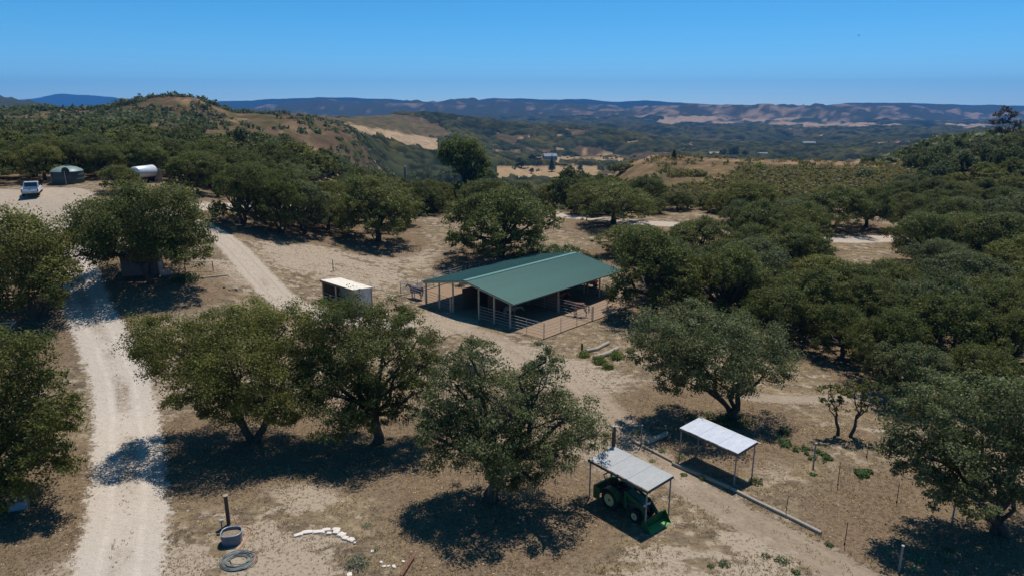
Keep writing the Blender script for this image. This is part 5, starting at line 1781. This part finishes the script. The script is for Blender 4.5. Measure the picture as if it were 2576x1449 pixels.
def stone_mesh(sx, sy, sz, seed):
    r_ = np.random.default_rng(seed)
    v, f = ICO2
    k = r_.uniform(.82, 1.12, (len(v), 1))
    v = np.sign(v) * np.abs(v) ** .5 * k * np.array([sx, sy, sz])
    me = bpy.data.meshes.new('stone'); me.from_pydata(v.tolist(), [], f.tolist()); me.materials.append(M['stone_white'])
    return me


ORD = ['first', 'second', 'third', 'fourth', 'fifth', 'sixth', 'seventh', 'eighth', 'ninth', 'tenth', 'eleventh', 'twelfth']
row_ = [(1385, 845, .26, .11, 25), (1520, 805, .36, .12, 12), (1680, 800, .36, .13, 4), (1800, 770, .26, .12, 8), (1838, 822, .16, .08, 0), (1940, 765, .28, .12, -14), (1945, 806, .22, .12, -10), (2030, 845, .24, .18, -35), (2080, 893, .20, .14, -20), (2162, 912, .20, .15, -30), (2218, 968, .07, .05, 0)]
for i, (x_, y_, a_, b_, an) in enumerate(row_):
    p = G(515.2 + x_ * .1701, 1202.2 + y_ * .1701)
    o = link('stone', stone_mesh(a_ * .92, b_ * 1.2, .07, i), None, p + Vector((0, 0, .03)), R(an))
    tag(o, 'white stone, %s from the left end of the curved stone row' % ORD[i], 'stone', 'white stones in a curved row')
loose = [(235, 1258, .12, 'beside the small green weed'), (300, 1340, .09, 'at the top of the loose cluster'), (322, 1372, .10, 'in the middle of the loose cluster'), (355, 1368, .08, 'on the inner side of the loose cluster'),
         (398, 1374, .12, 'at the outer end of the loose cluster'), (468, 1335, .09, 'lying alone toward the rusty beam'), (62, 1436, .16, 'cut by the bottom edge')]
for i, (x_, y_, a_, ph) in enumerate(loose):
    p = G(858.7 + x_ / 3, 967.8 + y_ / 3)
    o = link('stone', stone_mesh(a_, a_ * .8, a_ * .5, 40 + i), None, p + Vector((0, 0, .02)), random.uniform(0, 3))
    tag(o, 'small pale stone ' + ph, 'stone', 'loose pale stones')

# tub and clutter below the lower left oak
p = G(48, 1278)
t = thing('water_trough', 'pale blue-grey trough in the shade below the lower left oak', 'trough', p, R(20))
MB().box((0, -.25, .25), (.9, .03, .5)).box((0, .25, .25), (.9, .03, .5)).box((-.45, 0, .25), (.03, .5, .5)).box((.45, 0, .25), (.03, .5, .5)).box((0, 0, .03), (.9, .5, .03)).build('shell', M['tub_rim'], t)
MB().box((0, 0, .52), (.96, .56, .03)).build('lid', M['tub_blue'], t)

# ------------------------------------------------------------------ pickup, water tank, lamp pole, tank trailer
tk = thing('pickup_truck', 'white crew-cab pickup seen from behind on the pale lot', 'pickup', G(83, 490), R(119))
tk.scale = (1.04,) * 3
W2 = .98
MB().prism([(-2.85, .55), (-2.85, 1.06), (-.75, 1.06), (-.75, .50)], -W2, -W2 + .10).build('bed_side', M['truck_white'], tk, bevel=.02)
MB().prism([(-2.85, .55), (-2.85, 1.06), (-.75, 1.06), (-.75, .50)], W2 - .10, W2).build('bed_side', M['truck_white'], tk, bevel=.02)
MB().box((-1.8, 0, .60), (2.1, 1.78, .05)).build('bed_floor', M['black'], tk)
tg = MB().box((-2.84, 0, .80), (.07, 1.74, .50)).build('tailgate', M['truck_white'], tk, bevel=.02)
MB().box((-2.885, 0, .93), (.02, .24, .07)).build('handle', M['black'], tg)
MB().box((-2.80, 0, 1.075), (.12, 1.7, .03)).build('bed_cap', M['black'], tk)
MB().prism([(-.75, .48), (-.75, 1.10), (1.25, 1.10), (2.55, 1.02), (2.80, .90), (2.85, .50)], -W2, W2).build('lower_body', M['truck_white'], tk, bevel=.05)
cb = MB()
b_ = [(-.75, 1.09, .94), (1.30, 1.09, .94), (.55, 1.76, .78), (-.58, 1.78, .78)]
vs = [(x_, s_ * w_, z_) for x_, z_, w_ in b_ for s_ in (-1, 1)]
cb._add(vs, [(0, 1, 3, 2), (2, 3, 5, 4), (4, 5, 7, 6), (6, 7, 1, 0), (0, 2, 4, 6), (1, 7, 5, 3)])
cb.build('cab', M['truck_white'], tk, bevel=.05)
MB().prism([(-.772, 1.16), (-.74, 1.16), (-.60, 1.70), (-.632, 1.70)], -.72, .72).build('rear_window', M['glass_dark'], tk)
for s_ in (-1, 1):
    vs = [(-.55, s_ * .925, 1.17), (.25, s_ * .925, 1.17), (.15, s_ * .82, 1.66), (-.48, s_ * .82, 1.66)]
    m_ = MB(); m_.prism([(-.50, 1.17), (.98, 1.17), (.45, 1.65), (-.46, 1.66)], s_ * .845, s_ * .925)
    m_.build('side_window', M['glass_dark'], tk)
    MB().box((-2.86, s_ * .90, .86), (.05, .14, .34)).build('tail_light', M['tail_red'], tk, bevel=.015)
    MB().box((.95, s_ * 1.08, 1.18), (.12, .22, .18)).build('mirror', M['black'], tk, bevel=.03)
    for x_ in (-1.85, 1.85):
        w = link('wheel', None, tk, (x_, s_ * .84, .39))
        MB().lathe([(.23, -.13), (.36, -.13), (.39, -.09), (.39, .09), (.36, .13), (.23, .13), (.23, -.13)], 'y', 24).build('tyre', M['rubber'], w)
        MB().lathe([(.24, s_ * .11), (.2, s_ * .06), (.08, s_ * .09), (0, s_ * .1)], 'y', 18).build('rim', M['chrome'], w)
MB().box((-2.93, 0, .56), (.16, 1.9, .18)).build('rear_bumper', M['chrome'], tk, bevel=.03)
MB().box((-3.015, 0, .60), (.01, .32, .12)).build('number_plate', M['shed_white'], tk)
MB().box((-2.2, 0, .38), (1.2, 1.3, .16)).build('underbody', M['black'], tk)
MB().box((.2, 0, .42), (4.4, 1.5, .12)).build('frame_rail', M['black'], tk)

p = G(164, 466)
wt = thing('water_tank', 'squat dark green water tank with domed lid beside the pickup', 'tank', p)
k_ = p.y / FPX
r_ = 36 * k_; hw = 29 * k_ * 1.05
wt.location = on(p.x - .8, p.y + r_)
MB().lathe([(r_, -.3), (r_, hw * .3), (r_ * 1.012, hw * .32), (r_, hw * .34), (r_, hw * .64), (r_ * 1.012, hw * .66), (r_, hw * .68), (r_, hw)], 'z', 40).build('wall', M['tank_green'], wt, smooth=True)
MB().lathe([(r_ * 1.015, hw - .02), (r_ * .9, hw * 1.13), (r_ * .6, hw * 1.30), (r_ * .22, hw * 1.40), (0, hw * 1.41)], 'z', 40).build('lid', M['tank_top'], wt, smooth=True)
MB().lathe([(.34, 0), (.34, .16), (0, .18)], 'z', 20, (.2, 0, hw * 1.38)).build('hatch', M['tank_green'], wt)
MB().tube([(-r_ * .7, -r_ * .75, 0), (-r_ * .7, -r_ * .75, hw)], .05, 8).build('outlet_pipe', M['pipe'], wt)
p = G(167.5, 468)
lp = thing('lamp_pole', 'thin pole with a dark dish head standing before the water tank', 'pole', p)
MB().tube([(0, 0, -.2), (0, 0, 36 * k_)], .06, 8).build('pole', M['grey_post'], lp)
MB().lathe([(0, -.05), (.35, .0), (.62, .16), (.60, .20), (.33, .06), (0, .02)], 'y', 18, (0, .1, 35 * k_)).build('dish', M['black'], lp)

p = G(366, 460)
tt = thing('tank_trailer', 'white rounded tank trailer half hidden among oaks', 'trailer', p, R(78))
tt.scale = (.74,) * 3
MB().lathe([(0, -3.0), (.7, -2.95), (1.15, -2.8), (1.3, -2.6), (1.3, 2.6), (1.15, 2.8), (.7, 2.95), (0, 3.0)], 'x', 28, (0, 0, 2.35)).build('tank', M['white_metal'], tt, smooth=True)
MB().box((0, 0, .95), (5.2, 1.1, .22)).build('frame', M['black'], tt)
for x_ in (-1.9, -.9):
    for s_ in (-1, 1):
        w = link('wheel', None, tt, (x_, s_ * .95, .5))
        MB().lathe([(.25, -.15), (.5, -.15), (.5, .15), (.25, .15), (.25, -.15)], 'y', 20).build('tyre', M['rubber'], w)
        MB().lathe([(.26, s_ * .1), (.1, s_ * .05), (0, s_ * .05)], 'y', 14).build('rim', M['chrome'], w)
for x_ in (1.2, 2.2):
    MB().box((x_, 0, .45), (.12, 1.0, .95)).build('stand_leg', M['black'], tt)
t = thing('slat_gate', 'weathered upright slat panel beside the white tank trailer', 'gate', G(398, 460), R(-12))
for k in range(7):
    MB().box((k * .26 - .8, 0, 1.1 + .06 * (k % 2)), (.2, .04, 2.3)).build('slat', M['wood'], t)
for z_ in (.5, 1.7):
    MB().box((0, .05, z_), (1.9, .05, .12)).build('cross_rail', M['wood'], t)


# ------------------------------------------------------------------ special trees
def photo_tree(name, label, cat, base_uv, lobes, depth, leaf_mat, dens, leaf, r0, stems=1, bark=None, spread=.5):
    d = ray(*base_uv)
    b = d * (depth / d[1])
    b = Vector((b[0], depth, float(zg(b[0], depth))))
    L = []
    us = [l[0] for l in lobes]
    hw_ = (max(us) - min(us)) / 2 / FPX * depth
    for i, (u, v, r_) in enumerate(lobes):
        y = depth + (((i * .618) % 1) * 2 - 1) * hw_ * spread
        q = ray(u, v); q = q * (y / q[1])
        L.append((q[0] - b.x, y - b.y, HC + q[2] - b.z, r_ / FPX * y))
    vs, fs, T = crown_leaves(L, dens, leaf, .08, .3, .32)
    t = thing(name, label, cat, b)
    oak_wood(L, (0, 0, 0), stems, r0, .5, 2).build('trunk', bark or M['bark'], t, smooth=True)
    link('crown', fast_mesh('crown', vs, fs, None, [leaf_mat], {'tone': ('FACE', T)}), t)
    return t


photo_tree('cypress_tree', 'tall pale green feathery tree rising behind the large barn oak', 'tree', (1190, 500),
           [(1128, 372, 24), (1155, 362, 26), (1185, 372, 26), (1205, 392, 24), (1175, 402, 28), (1140, 402, 26), (1215, 415, 20), (1118, 392, 18), (1165, 430, 24), (1200, 435, 22), (1225, 440, 16), (1190, 460, 20)], 152, M['leaf_cypress'], 34, .18, .4)
photo_tree('eucalyptus_tree', 'thin reddish eucalyptus rising alone on the right skyline', 'tree', (2518, 372),
           [(2510, 288, 10), (2530, 278, 12), (2550, 290, 11), (2500, 308, 10), (2527, 305, 13), (2558, 312, 11), (2512, 330, 12), (2540, 330, 12), (2565, 335, 9), (2525, 350, 10)], 232, M['leaf_euc'], 9, .30, .28, 2, M['twig'])
t = thing('dead_trunk', 'pale round-topped dead trunk standing above the left wood edge', 'tree trunk', on((1022 - CU) / FPX * 150, 150))
zt = HC - (411 - 270) / FPX * 150 - t.location.z
MB().tube([(0, 0, -.2), (.05, 0, zt * .5), (.0, 0, zt - .25), (0, 0, zt)], [.32, .28, .26, .10], 12).build('stem', M['twig'], t, smooth=True)
MB().tube([(.1, 0, zt * .55), (.6, .1, zt * .7)], [.10, .04], 7).build('stub', M['twig'], t)


def recolour(o, mat):
    for s_ in o.material_slots:
        s_.link = 'OBJECT'; s_.material = mat


VT = [(1848, 396, 30, 26, 'bright', 'bright green round tree, widest of the valley clump above the knoll'), (1874, 398, 22, 18, 'bright', 'bright green tree at the right of the valley clump above the knoll'),
      (1818, 397, 22, 20, 'bright', 'bright green tree at the left of the valley clump above the knoll'), (1338, 436, 13, 12, 'bright', 'small green orchard tree at the left of the brown field'),
      (1435, 432, 14, 15, 'bright', 'small green orchard tree in the field hedge'), (1460, 432, 14, 17, 'bright', 'green orchard tree beside the dark conifer below the blue house'),
      (1312, 424, 40, 24, 'bright', 'broad green tree beside the valley field below the pale track'), (1345, 408, 42, 22, 'dark', 'dark round oak standing alone in the valley field'), (1393, 400, 16, 14, 'bright', 'light green tree in front of the blue house'),
      (1560, 436, 80, 24, 'bright', 'long bright green thicket beside the brown valley field')]
for u, v, w_, h_, kd, label in VT:
    p = G(u, v)
    k_ = p.y / FPX
    t = place_oak(p, w_ / 2 * k_, h_ * k_ * 1.1, label, 'single trees in the valley', near=False)
    if kd == 'bright':
        recolour(t.children[1], M['leaf_bright'])
# conifers
for u, v, w_, h_, label in [(1388, 432, 16, 46, 'tall dark conifer in front of the blue valley house'), (1695, 402, 14, 30, 'dark conifer standing at the left end of the grassy knoll'), (835, 405, 14, 44, 'dark narrow conifer at the end of the left wood')]:
    p = G(u, v); k_ = p.y / FPX
    t = thing('conifer_tree', label, 'conifer', p, 0, 'dark conifers in the valley')
    H_ = h_ * k_; Rr = w_ / 2 * k_
    MB().tube([(0, 0, -.5), (0, 0, H_ * .9)], [Rr * .12, Rr * .03], 6).build('trunk', M['bark'], t)
    L = [(0, 0, H_ * (.15 + .8 * i / 9), Rr * (1.05 - .95 * i / 9)) for i in range(9)]
    vs, fs, T = crown_leaves(L, 60 / (k_ * 3) ** 2, .35 * k_, .2, .2, .4)
    link('crown', fast_mesh('crown', vs, fs, None, [M['leaf_far']], {'tone': ('FACE', T * .6)}), t)


# ------------------------------------------------------------------ shrubs, weeds, ivy
def shrub(name, label, uv, r_, h_, mat, nl=160, leaf=.16, cat='shrub', group=None):
    p = G(*uv)
    t = thing(name, label, cat, p, 0, group)
    vs, fs, T = puffs(np.zeros((1, 3)), np.array([r_]), np.array([h_]), nl, leaf)
    link('foliage', fast_mesh('foliage', vs, fs, None, [mat], {'tone': ('FACE', T)}), t)
    m_ = MB()
    for k in range(5):
        a_ = k * 1.26
        m_.tube([(0, 0, -.05), (math.cos(a_) * r_ * .55, math.sin(a_) * r_ * .55, h_ * .7)], [.02 * r_ + .008, .006], 5, cap=False)
    m_.build('stem', M['twig'], t)
    return t


for uv, r_, h_, ph in [((1469, 896), .62, .55, 'below the stub post near the corral'), ((1508, 912), .70, .65, 'at the mouth of the grey drain pipe'), ((1550, 901), .72, .75, 'between drain pipe and oak shade'), ((1529, 926), .55, .45, 'nearest the dirt track below the drain pipe')]:
    shrub('green_shrub', 'green bushy shrub ' + ph, uv, r_, h_, M['leaf_bright'], 520, .11, 'shrub', 'green shrubs by the drain pipe')
shrub('green_shrub', 'low dark green bush on the sunny side of the shed oak', (468, 706), 1.5, .8, M['leaf_ivy'], 700, .07)
shrub('green_shrub', 'bright green bush standing on the grassy knoll', (1912, 432), 2.0, 2.6, M['leaf_bright'], 500, .14)
shrub('green_shrub', 'small bright bush on the knoll slope below the crest', (1862, 446), 1.1, 1.1, M['leaf_bright'], 300, .16)
shrub('dark_shrub', 'round dark shrub at the knoll edge beside the grey road', (2178, 452), 3.0, 3.0, M['leaf_far'], 800, .11)
shrub('sage_bush', 'pale grey-green sagebrush beside the loose stones at the bottom', (899, 1420), .62, .45, M['moss'], 700, .07)
shrub('sage_bush', 'small pale sagebrush above the loose stones', (923, 1324), .30, .25, M['moss'], 240, .1)
shrub('green_weed', 'green weed beside the loose pale stone', (944, 1385), .16, .28, M['leaf_weed'], 90, .16, 'weed')
wl_ = [((1720, 1195), 'at the dirt track in front of the white shelter'), ((2086, 1371), 'past the end of the bleached pole'), ((2319, 1409), 'left of the lower right stake'), ((2301, 1431), 'above the capped pipe post'), ((2377, 1411), 'right of the lower right stake'),
       ((2046, 1194), 'below the grey pipe post by the ivy'), ((2387, 1385), 'in the lower right grass'), ((2002, 1440), 'at the bottom edge beside the dirt track'), ((1241, 955), 'in front of the corral'), ((1004, 1015), 'in the gap between two foreground oaks')]
for uv, ph in wl_:
    shrub('pale_weed', 'pale green rosette weed ' + ph, uv, .24, .10, M['leaf_weed'], 120, .22, 'weed', 'pale rosette weeds')
for uv, r_, ph in [((1788, 1424), .2, 'near the bottom edge left of the track'), ((1820, 1420), .32, 'by the bottom edge between shelter and track'), ((1925, 1400), .25, 'just left of the lower dirt track'), ((1967, 1413), .35, 'on the left shoulder of the lower track'), ((1900, 1214), .45, 'at the right post of the white shelter'), ((1768, 1204), .3, 'on the pole in the white shelter shade'),
                   ((1713, 1153), .35, 'at the left post of the white shelter'), ((1640, 1160), .2, 'beside the dirt track behind the tractor'), ((1665, 1135), .28, 'against the half-buried pole'), ((1607, 1090), .4, 'behind the short log end')]:
    shrub('green_weed', 'small green weed ' + ph, uv, r_, r_ * .8, M['leaf_weed'], 110, .16, 'weed', 'small green weeds')


def cover(name, label, polys, n, size, mat, h_):
    P = []
    for poly in polys:
        W = [G(*q) for q in poly]
        xs_ = [q.x for q in W]; ys_ = [q.y for q in W]
        x = rng.uniform(min(xs_), max(xs_), n); y = rng.uniform(min(ys_), max(ys_), n)
        sd = poly_sd(x, y, [(q.x, q.y) for q in W])
        k = (sd < (fbm(x * 1.1, y * 1.1, 33, 3) - .58) * 3.0) & (rng.uniform(0, 1, n) < sstep(.30, .62, fbm(x * 2.3, y * 2.3, 35, 3)))
        x, y = x[k], y[k]
        P.append(np.stack([x, y, zg(x, y) + rng.uniform(.02, h_, len(x))], 1))
    P = np.concatenate(P)
    N = rng.normal(size=P.shape) * .5 + np.array([0, 0, .8]); N /= np.linalg.norm(N, axis=1, keepdims=True)
    s = size * rng.uniform(.6, 1.4, len(P))
    vs, fs = leaf_quads(P, N, s, s * .7)
    tag(link(name, fast_mesh(name, vs, fs, None, [mat], {'tone': ('FACE', np.clip(rng.normal(size=len(P)) * .25 + .45, 0, 1.1))})), label, 'ground cover', kind='stuff')


cover('ivy_ground_cover', 'deep green ground cover on the bank behind the barn', [[(1270, 660), (1300, 632), (1350, 620), (1430, 620), (1500, 645), (1520, 660), (1400, 664)]], 26000, .09, M['leaf_ivy'], .4)
cover('ivy_undergrowth', 'green undergrowth below the multi-stemmed oak and beyond', [[(1720, 1052), (1745, 1036), (1860, 1040), (1905, 1062), (1860, 1080), (1780, 1075)], [(1944, 1095), (1960, 1078), (2000, 1098), (2022, 1120), (2000, 1138), (1960, 1120)], [(2020, 1135), (2050, 1128), (2098, 1155), (2085, 1172), (2040, 1162)], [(2150, 1190), (2185, 1182), (2202, 1196), (2170, 1204)]], 4200, .05, M['leaf_ivy'], .16)


# ------------------------------------------------------------------ far buildings
def house(label, uv, w_, d_, h_, rz, wall, roof, group=None):
    p = G(*uv)
    t = thing('farmhouse', label, 'house', p - Vector((0, 0, .5)), rz, group)
    MB().box((0, 0, h_ / 2), (w_, d_, h_)).build('wall', wall, t)
    r_ = MB().prism([(-d_ / 2 - .5, h_ - .1), (0, h_ + d_ * .30), (d_ / 2 + .5, h_ - .1)], -w_ / 2 - .5, w_ / 2 + .5, 'yz').build('roof', roof, t)
    MB().box((w_ * .25, 0, h_ + d_ * .28), (.9, .9, 1.8)).build('chimney', M['concrete'], r_)
    for k in range(4):
        MB().box((-w_ * .36 + k * w_ * .24, -d_ / 2 - .03, h_ * .55), (w_ * .1, .1, h_ * .3)).build('window', M['glass_dark'], t)
    return t


M['house_blue'] = simple('blue_grey_siding', (.16, .24, .33), .7, 0, .1, .5)
M['roof_grey'] = simple('pale_grey_shingle', (.20, .21, .235), .8, 0, .15, .5)
house('blue house with pale grey roof in the middle of the valley', (1383, 403), 18, 11, 6, R(15), M['house_blue'], M['roof_grey'])
house('small white-roofed building among dark valley trees on the right', (2034, 364), 26, 10, 4, R(-5), M['concrete'], M['roof_grey'])
house('low pale building beside the bright valley trees', (1796, 391), 16, 8, 3, R(8), M['concrete'], M['wood'])
house('low pale building at the right of the bright valley trees', (1918, 392), 14, 8, 3, R(-12), M['concrete'], M['roof_grey'])
# small bird
bd = thing('bird', 'tiny dark bird gliding alone in the sky', 'bird', Vector((33.0, 65.0, 46.0)) , R(40))
q = ray(2160, 90) * 70
bd.location = (q[0], q[1], q[2] + HC)
MB().tube([(-.16, 0, 0), (-.05, 0, .01), (.08, 0, .01), (.17, 0, 0)], [.01, .045, .04, .012], 7).build('body', M['black'], bd, smooth=True)
for s_ in (-1, 1):
    MB()._add([(.06, 0, .02), (-.05, 0, .02), (-.08, s_ * .22, .06), (.0, s_ * .24, .07), (-.10, s_ * .42, .03), (-.05, s_ * .02, .0)], [(0, 1, 2, 3), (3, 2, 4), (1, 0, 5)]).build('wing', M['black'], bd)


# ------------------------------------------------------------------ haze (even air around everything, the sky outside)
mb = MB().box((0, 5000, 120), (70000, 11200, 560))
t = NT('haze')
pv = t.n('ShaderNodeVolumePrincipled')
pv.inputs['Color'].default_value = (.09, .40, .98, 1)
pv.inputs['Density'].default_value = 9.5e-5
pv.inputs['Anisotropy'].default_value = 0.0
o = t.n('ShaderNodeOutputMaterial')
t.t.links.new(pv.outputs[0], o.inputs['Volume'])
hz = mb.build('haze', t.m)
tag(hz, 'thin bluish haze over the valley', 'haze', kind='stuff')
